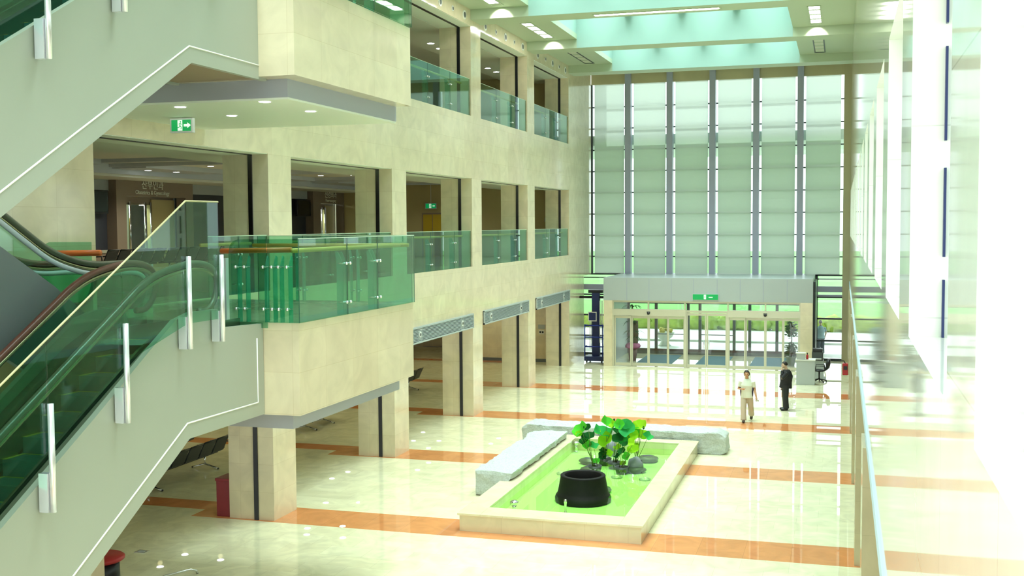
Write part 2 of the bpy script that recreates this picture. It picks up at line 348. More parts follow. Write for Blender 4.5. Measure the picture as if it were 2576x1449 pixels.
def portal(ya, yb, d0, d1, big, small, lab):
    t = thing('clinic_portal', (-24, (ya+yb)/2, 5), lab, 'portal', None)
    m = MB().box(-24.2, -23.8, ya, d0, 5, 8.2).box(-24.2, -23.8, d1, yb, 5, 8.2).box(-24.2, -23.8, d0, d1, 7.58, 8.2).box(-24.6, -24.35, d0, d1, 7.3, 7.58)
    m.build('surround', 'brown_wall', t)
    dm = d0+(d1-d0)*.60
    B(-24.5, -24.3, dm, d1, 5, 7.5).build('side_panel', 'tan_wall', t)
    B(-25.6, -25.5, d0-.6, dm+.3, 5, 7.6).build('lit_back', 'glow_dim', t)
    B(-24.62, -24.56, d0+.25, d0+1.0, 5, 7.1).build('door', 'door_wood', t)
    m = MB()
    for y in (d0+.02, d0+.9, dm-.4, dm-.04): m.tube([(-24.3, y, 5), (-24.3, y, 7.4)], .035, 10)
    m.build('door_post', 'chrome', t)
    B(-24.32, -24.30, d0+.04, dm-.05, 5, 7.35).build('glass_door', 'clear_glass', t)
    for y in (d0+.5, dm-.45): MB().disc((-24.4, y, 7.28), .09, .02).build('downlight', 'glow_soft', t)
    R = (PI/2, 0, PI/2); o = ORG[t]
    wtext(big, .36, 'text', t, o, (-23.78, d0+(d1-d0)*.42, 7.98), R); wtext(small, .2, 'text', t, o, (-23.78, d0+(d1-d0)*.42, 7.72), R)
    lamp('clinic_lamp', 'AREA', (-24.44, d0+.7, 7.28), 16, (.9, 1, .8), .25, .5)
    lamp('clinic_room_lamp', 'AREA', (-25.0, (d0+dm)/2, 7.7), 45, (.85, 1, .85), .5, 1.5)
portal(32.8, 37.5, 33.35, 37.0, '산부인과', 'Obstetrics & Gynecology', 'brown clinic portal with white Obstetrics & Gynecology sign and lit door')
portal(47.6, 51.0, 48.4, 50.9, '신경외과', 'Neurosurgery', 'brown clinic portal with a blurred white sign, farther along the gallery')
# shutter tracks and soffit slots
for fl, (z0, z1, m, d) in {'ground floor': (0, 3.05, 'black', 'black'), 'middle gallery': (S2, H2, 'track', 'chrome'), 'upper gallery': (S3, H3, 'black_metal', 'black')}.items():
    for k in range(1, 6):
        if fl[0] == 'u' and k < 3: continue
        tag(B(-12.44, -12.34, ny(k)-.03, ny(k), z0, z1).build('shutter_track', m), '%s vertical shutter track on the %s pillar beyond the escalator, %s' % (d, ORD[k-1], fl), 'shutter track', 'shutter tracks on the pillars')
sl = MB()
for k in range(0, 5):
    sl.box(-12.44, -12.34, ny(k)+CW, ny(k+1), H2-.022, H2-.01)
    if k > 0: sl.box(-12.44, -12.34, ny(k)+CW, ny(k+1), H3-.022, H3-.01)
so = MB()
for k in range(0, 5):
    so.box(XL-1.1, XL-.02, ny(k)+CW, ny(k+1), H2-.01, H2)
    if k > 0: so.box(XL-1.1, XL-.02, ny(k)+CW, ny(k+1), H3-.01, H3)
struct(so, 'ceiling_soffits', 'soffit', 'pale painted soffits over the gallery openings', 'soffit')
struct(sl, 'trim_4', 'black', 'dark shutter slots in the gallery soffits', 'trim')
# ceiling: flat panels, beams, skylight wells
c = MB(); bm_ = MB(); we = MB(); sx0, sx1 = -9.95, -1.82
for k in range(-2, 6):
    yb = ny(k); ya = ny(k-1)+CW; ys = yb-4.05
    bm_.box(XL, XR, yb, yb+CW, ZB, ZC+.6)
    c.box(XL, XR, ya, ys, ZC, ZC+.2).box(XL, sx0, ys, yb, ZC, ZC+.2).box(sx1, XR, ys, yb, ZC, ZC+.2)
    we.box(sx0-.1, sx0, ys, yb, ZC+.2, 16).box(sx1, sx1+.1, ys, yb, ZC+.2, 16).box(sx0, sx1, ys-.1, ys, ZC+.2, 16).box(sx0-.1, sx1+.1, yb+.005, yb+.1, ZC+.6, 16)
    we.box(sx0, sx1, yb-.012, yb-.002, ZB+.002, 16)
    for i in range(1, 4):
        x = sx0+(sx1-sx0)*i/4; we.box(x-.17, x+.17, ys, yb, 14.5, 15.45)
    we.box(sx0-.3, sx1+.3, ys-.3, yb+.3, 16, 16.2)  # unseen cap slab added over the well to keep out sky and sun
c.box(XL, XR, ny(5)+CW, 54.3, 13.85, 14.05)
struct(c, 'ceiling', 'ceiling', 'pale flat ceiling panels of the hall', 'ceiling')
struct(bm_, 'ceiling_beams', 'ceiling', 'pale beams crossing the hall ceiling', 'ceiling')
struct(we, 'ceiling_skylight_wells', 'well', 'skylight wells between the ceiling beams', 'skylight')
# recessed slot lights
def slot(name, x0, x1, y0, y1, lit, lab, n, axis, Z=ZC):
    t = thing(name, ((x0+x1)/2, (y0+y1)/2, Z-.02), lab, 'ceiling light', 'recessed ceiling slot lights')
    f = .05
    MB().box(x0-f, x1+f, y0-f, y0, Z-.02, Z).box(x0-f, x1+f, y1, y1+f, Z-.02, Z).box(x0-f, x0, y0, y1, Z-.02, Z).box(x1, x1+f, y0, y1, Z-.02, Z).build('frame', 'ceiling' if lit else 'dark_frame', t)
    for i in range(n):
        if axis == 'y':
            a = y0+(y1-y0)*i/n; b = a+(y1-y0)/n*.62; q = B(x0, x1, a, b, Z-.012, Z)
        else:
            a = x0+(x1-x0)*i/n; b = a+(x1-x0)/n*.97; q = B(a, b, y0, y1, Z-.012, Z)
        q.build('lamp', 'glow' if lit else 'glow_dim', t)
    return t
for k, lit in ((3, 1), (4, 1), (5, 0)):
    ya = ny(k)-3.95 if k > 3 else ny(k)-3.9; s = 'lit' if lit else 'unlit'
    w_ = {3: 'nearest', 4: 'middle', 5: 'farthest'}[k]
    slot('slot_light', -11.05, -10.72, ya, ny(k)-.45, lit, '%s recessed slot light beside the gallery wall, %s ceiling bay' % (s, w_), 4, 'y')
    slot('slot_light', -1.15, -.80, ya, ny(k)-.45, lit, '%s recessed slot light beside the right wall, %s ceiling bay' % (s, w_), 4, 'y')
    if lit:
        for x in (-10.88, -.97):
            s_ = lamp('slot_spot', 'SPOT', (x, ny(k)-.5, ZC-.05), 60, (1, 1, .85), .05, rot=(math.radians(52), 0, 0), spot=(math.radians(75), .2))
            lamp('slot_area', 'AREA', (x, ny(k)-2.2, ZC-.03), 10, (1, 1, .85), .3, 3)
slot('slot_light', -7.85, -3.81, 36.08, 36.32, 1, 'long bright white slot light along the underside of the near ceiling beam', 5, 'x', ZB)
# round speakers in the band over the upper gallery
for k in (2, 3, 4):
    for j, f in enumerate((.09, .30, .50, .695, .89)):
        y = ny(k)+CW+(DY-CW)*f; r = .15 if j % 2 == 0 else .09
        t = thing('ceiling_speaker', (XL, y, 13.38-r), '%s round speaker over the %s upper gallery opening, counting away from the balcony' % (ORD[j], ORD[k-2]), 'speaker', 'round speakers over the upper gallery')
        MB().disc((XL, y, 13.38), r, .025, 'x').build('rim', 'white', t); MB().disc((XL+.02, y, 13.38), r*.62, .012, 'x').build('grille', 'dark_rail', t)
# back wall: header, mullions, transoms, blinds, glass
struct(B(XL, XR, 54.32, 54.5, 13.36, 14.1), 'trim_5', 'header', 'tan header band above the blinds', 'header')
MX = [-12.02, -10.10, -8.06, -6.01, -3.96, -1.93, .05]
ml = MB()
for i, x in enumerate(MX[1:6]): ml.box(x-.14, x+.14, 54.1, 54.6, 4.04, 14.0)
struct(ml, 'window_frame_mullions', 'mullion', 'lilac grey vertical mullions of the tall end window', 'window frame')
tr = MB().box(-12.1, -11.93, 54.5, 54.62, 4.04, 13.4)
for i in range(9): tr.box(-13.4, .34, 54.58, 54.64, 12.27-1.053*i-.03, 12.27-1.053*i+.03)
struct(tr, 'window_frame_transoms', 'dark_frame', 'dark horizontal transoms behind the blinds', 'window frame')
struct(B(-13.4, .34, 54.66, 54.68, 4.0, 13.5), 'window_3', 'clear_glass', 'tall glass end window behind the blinds', 'window')
struct(MB().box(.02, .34, 54.2, 54.5, 0, 14).box(-13.1, -12.9, 54.3, 54.6, 0, 4), 'wall_back', 'header', 'narrow end wall strips beside the window', 'wall')
for i in range(6):
    a, b = MX[i]+(.14 if i else .1), MX[i+1]-(.14 if i < 5 else .06)
    t = thing('roller_blind', ((a+b)/2, 54.45, 4.06), 'pale translucent roller blind, %s from the gallery side of the end window' % ORD[i], 'blind', 'roller blinds of the end window')
    n = 26; m = MB(); vs = []; fs = []
    for j in range(n+1):
        z = 4.08+(13.36-4.08)*j/n; d = .006*math.sin(z*2*PI/1.053)
        vs += [(a+.10, 54.45+d, z), (b-.10, 54.45+d, z), (b-.10, 54.453+d, z), (a+.10, 54.453+d, z)]
    for j in range(n):
        for q in range(4): fs.append((4*j+q, 4*j+(q+1) % 4, 4*j+4+(q+1) % 4, 4*j+4+q))
    fs += [(3, 2, 1, 0), (4*n, 4*n+1, 4*n+2, 4*n+3)]
    m.add(vs, fs).build('fabric', 'blind', t); B(a+.09, b-.09, 54.44, 54.47, 4.04, 4.09).build('bottom_bar', 'white', t)
# lower glazing at both sides of the vestibule
lo = MB()
for x0, x1 in ((-13.0, -10.5), (-1.2, .3)):
    for z, h in ((4.02, .05), (3.0, .05), (1.98, .05), (.94, .05), (0.02, .09)): lo.box(x0, x1, 54.3, 54.42, z-h/2, z+h)
    lo.box(x0, x0+.12, 54.3, 54.42, 0, 4.05)
struct(lo, 'window_frame_lower', 'dark_frame', 'dark frames of the low side windows', 'window frame')
struct(MB().box(-13.0, -10.5, 54.3, 54.44, 3.25, 3.52).box(-1.1, .3, 54.28, 54.44, 3.25, 3.52).box(-1.1, .3, 54.28, 54.44, 3.03, 3.12), 'trim_6', 'mullion', 'grey spandrel bars of the low side windows', 'trim')
struct(MB().box(-13.0, -10.5, 54.35, 54.37, 0, 4).box(-1.1, .3, 54.35, 54.37, 0, 4), 'window_4', 'clear_glass', 'clear low windows beside the vestibule', 'window')
# right facade
rw = MB(); z0 = 3.78; P = 3.25
wins = [(3.97+P*i, 6.20+P*i+(.2 if i == -1 else 0)) for i in range(-2, 15)]
wins = [q for q in wins if q[1] < 52]
rw.box(XR, XR+.5, -6, 54.3, z0, 5.9).box(XR, XR+.5, -6, 54.3, 7.95, ZC+.4)
prev = -6
for a, b in wins: rw.box(XR, XR+.5, prev, a, 5.9, 7.95); prev = b
rw.box(XR, XR+.5, prev, 54.3, 5.9, 7.95)
struct(rw, 'wall_right', 'stone_right', 'pale polished stone wall with a row of windows, close on the right', 'wall')
gl = MB(); fr = MB()
for a, b in wins:
    gl.box(XR+.47, XR+.48, a, b, 5.9, 7.95); fr.box(XR+.16, XR+.172, b-.04, b, 5.9, 6.2); fr.box(XR+.16, XR+.172, b-.04, b, 6.32, 6.78); fr.box(XR+.16, XR+.172, b-.04, b, 6.92, 7.4); fr.box(XR+.16, XR+.172, b-.04, b, 7.52, 7.93)
struct(gl, 'window_5', 'clear_glass', 'window panes in the right wall', 'window'); struct(fr, 'window_frame_right', 'navy', 'dark blue window edge strips in the right wall', 'window frame')
rc = MB()
for k in range(-2, 6): rc.box(XR-.06, XR+1.1, ny(k), ny(k)+CW, 0, z0-.165)
struct(rc, 'wall_right_pillars', 'stone_tan', 'tan stone pillars under the right wall', 'wall')
struct(B(XR-.02, XR+.5, -6, 54.2, z0-.16, z0), 'trim_7', 'edge_blue', 'pale blue edge strip along the bottom of the right wall', 'trim')
struct(B(6.0, 6.2, -6, 54.3, 0, z0), 'wall_right_back', 'stone', 'cream back wall behind the right pillars', 'wall')
struct(B(XR+.5, 6.2, -6, 54.3, z0-.1, z0+.1), 'ceiling_right_corridor', 'ceiling', 'ceiling behind the right pillars', 'ceiling')
# balconies
def balcony(z0, z1, lab, low):
    struct(B(XL, XB, 14.75, 19.3, z0, z1), 'wall_balcony_' + low, 'stone', lab, 'balcony')
    struct(B(XL, -7.94, 15.1, 19.32, z0-.27, z0), 'trim_balcony_' + low, 'recess_grey', 'grey recessed beam under the %s balcony' % low, 'trim')
balcony(3.70, 5.08, 'lower stone balcony box at the head of the near escalator', 'lower')
balcony(8.69, 10.11, 'upper stone balcony box above the lower one', 'upper')
# the two soffits
struct(B(XL, -7.95, 15.12, 19.31, 8.39, 8.42), 'ceiling_balcony', 'soffit', 'white soffit under the upper balcony', 'ceiling')
for i, (x, y) in enumerate([(-10.03, 15.5), (-10.0, 17.0), (-8.43, 15.3), (-8.42, 16.8)]):
    t = thing('downlight', (x, y, 8.38), 'round downlight in the white soffit under the upper balcony, %s' % ('near row toward the escalator', 'far row toward the gallery', 'near row at the outer edge', 'far row at the outer edge')[i], 'downlight', 'downlights under the upper balcony')
    MB().disc((x, y, 8.385), .11, .016).build('ring', 'white', t); MB().disc((x, y, 8.38), .085, .01).build('lens', 'glow', t)
def dl(x, y, z, lab, grp, r=.1):
    t = thing('downlight', (x, y, z-.02), lab, 'downlight', grp)
    MB().disc((x, y, z-.015), r*1.25, .014).build('ring', 'white', t); MB().disc((x, y, z-.02), r, .01).build('lens', 'glow', t)
for x, y in [(-18.6, 24), (-16.5, 27.5), (-20.2, 36), (-17.5, 36), (-17.5, 44), (-21.7, 31.6), (-21.5, 32.9), (-20.2, 31.4), (-20.0, 32.6), (-18.6, 31.1), (-19.8, 40.3), (-18.5, 40.5), (-18.3, 47.8)]:
    lamp('gallery_downlight', 'SPOT', (x, y, 8.36 if -20.9 < x < -16.6 else 8.2), 60, (1, .98, .8), .07, spot=(math.radians(150), .4))
    dl(x, y, 8.5 if -20.9 < x < -16.6 else 8.35, 'small round downlight in the stepped ceiling of the middle gallery', 'downlights of the middle gallery')
for x, y in [(-14.5, 39.6), (-14.4, 38.4), (-14.5, 40.8), (-14.4, 45.2), (-14.4, 46.4), (-14.4, 33)]:
    lamp('top_downlight', 'SPOT', (x, y, 12.9), 30, (1, .98, .78), .07, spot=(math.radians(150), .4))
    dl(x, y, 13.1, 'round downlight in the ceiling of the upper gallery', 'downlights of the upper gallery', .12)
for x, y in [(-19.36,39.97),(-19.26,41.25),(-16.73,36.74),(-17.87,36.37),(-16.95,33.1),(-16.62,32.4),(-15.93,33.64),(-15.33,32.38),(-19.23,29.42),(-17.87,29.21),(-19.24,28.14),(-23.79,33.38),(-19.27,42.65),(-19.07,48.05),(-19.42,50.2),(-17.92,48.35),(-15.38,48.33),(-15.42,49.7),(-17.8,46.66),(-16.69,43.74),(-16.64,42.33)]:
    lamp('corridor_downlight', 'SPOT', (x, y, 3.42), 17, WARM, .07, spot=(math.radians(150), .4))
    dl(x, y, 3.55, 'round downlight in the ground floor corridor ceiling, mirrored in the polished floor', 'downlights of the ground corridor')
# ------------------------------------------------------------------ glass railings
def stand(t, p0, d, z0, h, nrm):     # a pair of glass fins with stand-off bolts behind a pane joint
    px, py = p0; nx, nyy = nrm; dx, dy = d
    for s in (-.07, .07):
        cx, cy_ = px+dx*s, py+dy*s
        a = MB()
        P = [(0.04, 0.0), (.15, 0.0), (.15, h*.66), (.17, h*.80), (.13, h*.82), (.08, h*.74), (.04, h*.66)]
        vs = []
        for e in (-.008, .008):
            for u, z in P: vs.append((cx-nx*u+dx*e, cy_-nyy*u+dy*e, z0+z))
        n = len(P); a.add(vs, [tuple(range(n))[::-1], tuple(range(n, 2*n))]+[(i, (i+1) % n, n+(i+1) % n, n+i) for i in range(n)])
        post = a.build('post', 'fin_glass', t)
        b = MB()
        for z in (z0+.2, z0+.82):
            b.tube([(cx+nx*.02, cy_+nyy*.02, z), (cx-nx*.13, cy_-nyy*.13, z)], .014, 8); b.blob((cx+nx*.02, cy_+nyy*.02, z), (.026, .026, .026), 8, 6)
        b.build('bolt', 'chrome', post)
def railing(name, lab, p0, p1, z0, h, joints, nrm, hand=True, hm='wood_rail', ext=(0, 0), grp='glass railings of the galleries'):
    t = thing(name, ((p0[0]+p1[0])/2, (p0[1]+p1[1])/2, z0), lab, 'glass railing', grp)
    L_ = math.hypot(p1[0]-p0[0], p1[1]-p0[1]); d = ((p1[0]-p0[0])/L_, (p1[1]-p0[1])/L_)
    js = [0]+joints+[1]
    for a, b in zip(js, js[1:]):
        u, v = a*L_+.006, b*L_-.006; e = .007
        A = (p0[0]+d[0]*u, p0[1]+d[1]*u); Bq = (p0[0]+d[0]*v, p0[1]+d[1]*v)
        B(min(A[0], Bq[0])-e*abs(d[1]), max(A[0], Bq[0])+e*abs(d[1]), min(A[1], Bq[1])-e*abs(d[0]), max(A[1], Bq[1])+e*abs(d[0]), z0, z0+h).build('pane', 'green_glass', t)
        m = MB()
        for q in (A, Bq): m.box(q[0]-.005, q[0]+.005, q[1]-.005, q[1]+.005, z0, z0+h)
        m.build('pane_edge', 'glass_edge', t)
        B(min(A[0], Bq[0])-.006*abs(d[1]), max(A[0], Bq[0])+.006*abs(d[1]), min(A[1], Bq[1])-.006*abs(d[0]), max(A[1], Bq[1])+.006*abs(d[0]), z0+h, z0+h+.012).build('top_edge', 'glass_edge_light', t)
    for j in joints: stand(t, (p0[0]+d[0]*L_*j, p0[1]+d[1]*L_*j), d, z0, h, nrm)
    if hand:
        q = [(p0[0]-nrm[0]*.17-d[0]*ext[0], p0[1]-nrm[1]*.17-d[1]*ext[0], z0+h*.86), (p1[0]-nrm[0]*.17+d[0]*ext[1], p1[1]-nrm[1]*.17+d[1]*ext[1], z0+h*.86)]
        MB().tube(q, .035, 12).build('handrail', hm, t)
    return t
for k in range(0, 5):
    a, b = ny(k)+CW, ny(k+1)
    if k == 0: a = 19.4
    lab = 'green glass railing of the middle gallery, %s opening beyond the lower balcony' % ORD[k-1] if k else 'short green glass railing of the middle gallery, behind the lower balcony'
    railing('glass_railing', lab, (XL-.05, a+.02), (XL-.05, b-.02), S2, 1.2, [.35, .72] if k else [.5], (1, 0), ext=(0, -.4))
    if k > 1: railing('glass_railing', 'green glass railing of the upper gallery, %s opening beyond the upper balcony' % ORD[k-2], (XL-.05, a+.02), (XL-.05, b-.02), S3, 1.22, [.33, .67], (1, 0), ext=(0, -.4))
for z, n, dz in ((5.08, 'lower', 0), (10.11, 'upper', 0)):
    railing('glass_railing', 'green glass railing along the front edge of the %s balcony' % n, (XB+.04, 14.69), (XB+.04, 19.28), z, 1.23, [.365, .63], (1, 0), ext=(-.15, -.3))
    railing('glass_railing', 'green glass railing across the far end of the %s balcony' % n, (-10.84, 19.28), (XB, 19.28), z, 1.23, [.3, .65], (0, 1), hm='wood_rail')
# near end of the balconies: two panes, the outer one with a rounded corner
def near_rail(z0, lab):
    t = thing('glass_railing', (-8.2, 14.69, z0), lab, 'glass railing', 'glass railings of the galleries')
    B(-8.10, XB+.03, 14.683, 14.697, z0, z0+1.23).build('pane', 'green_glass', t)
    P = [(-8.74, z0-.08), (-8.115, z0-.08), (-8.115, z0+1.23), (-8.58, z0+1.23), (-8.67, z0+1.20), (-8.72, z0+1.13), (-8.74, z0+1.02)]
    MB().prism(P, 'y', 14.683, 14.697).build('pane', 'green_glass', t)
    for x in (-8.55, -8.1, -7.85): stand(t, (x, 14.69), (1, 0), z0, 1.2, (0, -1))
    MB().tube([(-8.98, 14.88, z0+1.05), (-7.8, 14.86, z0+1.07)], .04, 12).build('handrail', 'wood_orange', t)
    B(-8.86, -8.80, 14.70, 14.78, z0-.05, z0+.95).build('end_post', 'post_alu', t)
    return t
near_rail(5.08, 'rounded green glass railing beside the head of the near escalator'); near_rail(10.11, 'rounded green glass railing at the near end of the upper balcony')
t = thing('glass_railing', (-11.2, 14.2, 5.0), 'dark green glass screen with orange rail behind the crossing escalator', 'glass railing', 'glass railings of the galleries')
MB().prism([(-11.65, 5.0), (-10.76, 5.0), (-10.76, 6.28), (-11.5, 6.28), (-11.6, 6.24), (-11.65, 6.14)], 'y', 14.19, 14.205).build('pane', 'green_glass', t)
MB().tube([(-11.4, 14.1, 6.11), (-10.53, 14.1, 6.12)], .045, 12).build('handrail', 'wood_orange', t)

# ------------------------------------------------------------------ escalators
SL = .575
def off(path, dz): return [(y, z+dz) for y, z in path]
def yz_tube(mb, x, path, r, seg=10, sx=1): return mb.tube([(x, y, z) for y, z in path], r, seg, True, (1, 0, 0), sx)
def strip(mb, x0, x1, top, bot): return mb.prism(top+bot[::-1], 'x', x0, x1)
def zig(path, ylo):
    return path
def lerp_path(path, ys_):
    out = []
    P = sorted(path)
    for y in ys_:
        for (a, za), (b, zb) in zip(P, P[1:]):
            if a <= y <= b: out.append((y, za+(zb-za)*(y-a)/(b-a) if b > a else za)); break
    return out
def escalator(lab, org, xo, xi, hand, panel_top, panel_bot, bead, nose, n_steps, up, posts=None):
    t = thing('escalator', org, lab, 'escalator'); hand = smooth_path(hand)
    xa, xb = xo-.08, xi+.08
    for x0, x1, nm in ((xa, xo, 'outer_panel'), (xi, xb, 'inner_panel')):
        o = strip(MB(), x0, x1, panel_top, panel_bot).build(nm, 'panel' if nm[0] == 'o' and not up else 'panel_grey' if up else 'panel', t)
        if bead and nm[0] == 'o':
            b = MB()
            for pth in bead: yz_tube(b, xo, pth, .012, 6)
            b.build('bead', 'bead', o)
    strip(MB(), xb, xa, off(nose, -.35), [(y, z+.03) for y, z in panel_bot2(panel_bot, nose)]).build('truss', 'underside', t)
    for x, nm in ((xo-.28, 1), (xi+.28, 0)):
        yz_tube(MB(), x, hand, .045, 10, 1).build('handrail', 'rubber_brown' if not nm else 'rubber_green', t)
        base = [p for p in off(nose, .12)]
        top = hand[HN(hand):]
        yz_tube(MB(), x, off(top, -.075), .03, 8).build('rail_guide', 'rail_gold', t)
        if up: yz_tube(MB(), x+.03, off(top, -.14), .035, 8).build('light_strip', 'light_strip', t)
        ga = [p for p in top]; ylo, yhi = max(min(p[0] for p in ga), nose[-1][0]), max(p[0] for p in ga)
        ys_ = [ylo+(yhi-ylo)*i/24 for i in range(25)]
        strip(MB(), x-.006, x+.006, off(lerp_path(ga, ys_), -.03), off(lerp_path(nose, ys_), .05)).build('balustrade', 'esc_glass', t)
        s_ = .10 if nm else -.10
        strip(MB(), x-s_-.02, x-s_+.02, off(nose, .14), off(nose, -.25)).build('skirt', 'skirt', t)
        strip(MB(), min(x, xa-.01 if nm else xb+.01), max(x, xa-.01 if nm else xb+.01), off(nose[1:], .16), off(nose[1:], .10)).build('deck', 'rubber_green', t)
    x0, x1 = xi+.40, xo-.40
    sgn = 1 if not up else -1
    y = 12.75 if not up else 13.2; z = 5.0; dyy = .2/SL
    yt = max(p[0] for p in nose)
    B(x0, x1, y, yt, 4.93, 5.0).build('landing_plate', 'steel', t)
    B(x0, x1, y, y+.04, 5.0, 5.004).build('comb_line', 'yellow', t)
    for i in range(n_steps):
        ya, yb = y-dyy*(i+1), y-dyy*i; zt = z-.2*(i+1)*sgn
        m = MB()
        if not up:
            m.prism([(ya, zt), (yb, zt), (yb, zt-.05), (ya+.05, zt-.22), (ya, zt-.2)], 'x', x0, x1)
        else:
            m.prism([(ya, zt), (yb, zt), (yb-.02, zt-.2), (yb-.06, zt-.2), (ya, zt-.05)], 'x', x0, x1)
        sp = m.build('step', 'step', t)
        MB().box(x0, x0+.05, ya, yb, zt, zt+.003).box(x0, x1, yb-.03, yb, zt, zt+.003).build('edge_line', 'yellow', sp)
    return t
def HN(hand):
    return 20
def panel_bot2(pb, nose):
    ylo = nose[-1][0]; yhi = nose[0][0]
    ys_ = [yhi-(yhi-ylo)*i/30 for i in range(31)]
    return lerp_path(pb, ys_)
hand1 = [(13.47, 5.33), (13.68, 5.34), (13.86, 5.46), (13.95, 5.68), (13.86, 5.88), (13.6, 5.98), (13.17, 5.99), (12.56, 5.89), (12.15, 5.74), (11.81, 5.55), (11.1, 5.14), (10.5, 4.795), (8.0, 3.36), (5.0, 1.63)]
ptop1 = [(14.74, 5.06), (13.60, 5.10), (13.47, 5.37), (12.84, 5.37), (12.49, 5.30), (11.9, 4.96), (11.47, 4.70), (10.84, 4.32), (9.28, 3.42), (5.0, .96), (4.2, .5)]
pbot1 = [(14.74, 3.71), (12.75, 3.71), (10.66, 2.51), (6.29, .0), (4.2, 0.0)]
nose1 = [(14.7, 5.0), (13.0, 5.0), (12.6, 4.95), (12.2, 4.79), (11.1, 4.17), (8.0, 2.39), (5.0, .67)]
bead1 = [[(14.55, 4.86), (14.55, 3.91), (12.70, 3.92), (10.37, 2.60), (6.6, .43)]]
# (the nose path runs from the landing down)
E1 = escalator('near escalator descending from the lower balcony, with a pale grey side panel', (-9.1, 13, 0), -8.22, -9.78, hand1, ptop1, pbot1, bead1, nose1, 22, False)
E3 = dup(E1, (0, .24, 4.94), label='upper escalator descending from the upper balcony, cut off at the top left')
hand2 = [(14.1, 5.33), (14.3, 5.34), (14.5, 5.46), (14.58, 5.68), (14.48, 5.88), (14.2, 5.97), (13.41, 5.98), (12.9, 6.06), (12.43, 6.21), (11.99, 6.45), (11.58, 6.69), (11.0, 7.02), (8.5, 8.46), (5.0, 10.47)]
ptop2 = [(14.7, 5.05), (13.4, 5.06), (12.85, 5.3), (12.19, 5.74), (11.55, 6.10), (8.0, 8.14), (5.0, 9.86)]
pbot2 = [(14.7, 3.75), (13.4, 3.75), (11.54, 4.75), (8.0, 6.8), (5.0, 8.5)]
nose2 = [(14.7, 5.0), (13.6, 5.0), (13.1, 5.06), (12.6, 5.26), (11.5, 5.85), (8.0, 7.86), (5.0, 9.58)]
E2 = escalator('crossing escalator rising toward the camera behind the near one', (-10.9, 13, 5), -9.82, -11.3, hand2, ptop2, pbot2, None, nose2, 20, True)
# safety glass screens on posts along the two pale panels
def screen(lab, dz, dy):
    t = thing('glass_screen', (-8.1, 12, 3+dz), lab, 'glass screen', 'safety screens of the escalators')
    ys_ = [13.36, 12.58, 11.22, 9.89, 8.55, 7.2]
    top = lambda y: 6.83 if y >= 12.58 else 6.83-(12.58-y)*.567
    for a, b in zip(ys_, ys_[1:]):
        bt = lambda y: 5.25 if y > 12.5 else 5.0-(11.4-y)*.58
        MB().prism([(a-.012, top(a)), (b+.012, top(b)), (b+.012, bt(b)), (a-.012, bt(a))], 'x', -8.107, -8.093).build('pane', 'green_glass', t)
    tp = [(y, top(y)) for y in ys_]
    yz_tube(MB(), -8.1, tp, .013, 6).build('edge_trim', 'edge_trim', t)
    for y, za, zb in ((13.355, 4.94, 6.12), (12.565, 4.92, 6.12), (11.22, 4.19, 5.37), (9.89, 3.46, 4.63), (8.55, 2.70, 3.87)):
        p = MB().tube([(-8.06, y, za), (-8.06, y, zb)], .034, 14).build('post', 'post_alu', t)
        MB().box(-8.2, -8.09, y-.05, y+.03, za, za+.42).build('bracket', 'post_alu', p)
    for o in (t,): o.location.z += 0
    return t
G1 = screen('green glass safety screen on five bright posts beside the near escalator', 0, 0)
G3 = dup(G1, (0, .14, 4.82), label='green glass safety screen with bright posts on the upper escalator, at the top left')

# ------------------------------------------------------------------ air grilles, exit signs, notices
for k in (2, 3, 4):
    a, b = ny(k)+CW+.05, ny(k+1)-.05
    t = thing('air_grille', (XL, (a+b)/2, 3.05), 'long grey louvred air grille over the ground floor, %s from the balcony' % ORD[k-2], 'air grille', 'air grilles over the ground floor openings')
    L_ = b-a
    MB().box(XL, XL+.02, a, b, 3.06, 3.5).build('back', 'black', t)
    m = MB().box(XL, XL+.06, a, b, 3.47, 3.52).box(XL, XL+.06, a, b, 3.03, 3.08).box(XL, XL+.06, a, a+.05, 3.03, 3.5).box(XL, XL+.06, b-.05, b, 3.03, 3.5)
    for f in (.14, .80): m.box(XL, XL+.05, a+L_*f-.16, a+L_*f+.16, 3.05, 3.5)
    m.build('frame', 'white_panel', t)
    m = MB()
    for i in range(9):
        z = 3.1+i*.042; m.add([(XL+.02, a, z+.02), (XL+.05, a, z), (XL+.05, b, z), (XL+.02, b, z+.02), (XL+.02, a, z+.028), (XL+.05, a, z+.012), (XL+.05, b, z+.012), (XL+.02, b, z+.028)],
            [(0, 1, 2, 3), (7, 6, 5, 4), (1, 5, 6, 2), (0, 3, 7, 4)])
    m.build('louvres', 'white_panel', t)
    for f in (.14, .80):
        y = a+L_*f; s_ = MB().disc((XL+.05, y, 3.28), .09, .012, 'x').build('speaker_ring', 'white', t); MB().disc((XL+.06, y, 3.28), .045, .01, 'x').build('cone', 'black', s_)
def man(m, x, y, z, s, ax):     # running-figure pictogram in a flat plane
    def P(u, v): return (x+u*s, y, z+v*s) if ax == 'y' else (x, y+u*s, z+v*s)
    def bar(p, q, wd):
        (a, b), (c, d) = p, q; l = math.hypot(c-a, d-b); n = (-(d-b)/l*wd, (c-a)/l*wd)
        m.add([P(a+n[0], b+n[1]), P(c+n[0], d+n[1]), P(c-n[0], d-n[1]), P(a-n[0], b-n[1])], [(0, 1, 2, 3)])
    for p, q, wd in (((0, .1), (.05, .45), .07), ((0, .1), (.2, -.1), .05), ((.2, -.1), (.15, -.4), .05), ((0, .1), (-.15, -.15), .05), ((-.15, -.15), (-.4, -.2), .05), ((.05, .4), (.3, .25), .04), ((.05, .4), (-.2, .3), .04), ((.06, .52), (.12, .7), .09)): bar(p, q, wd)
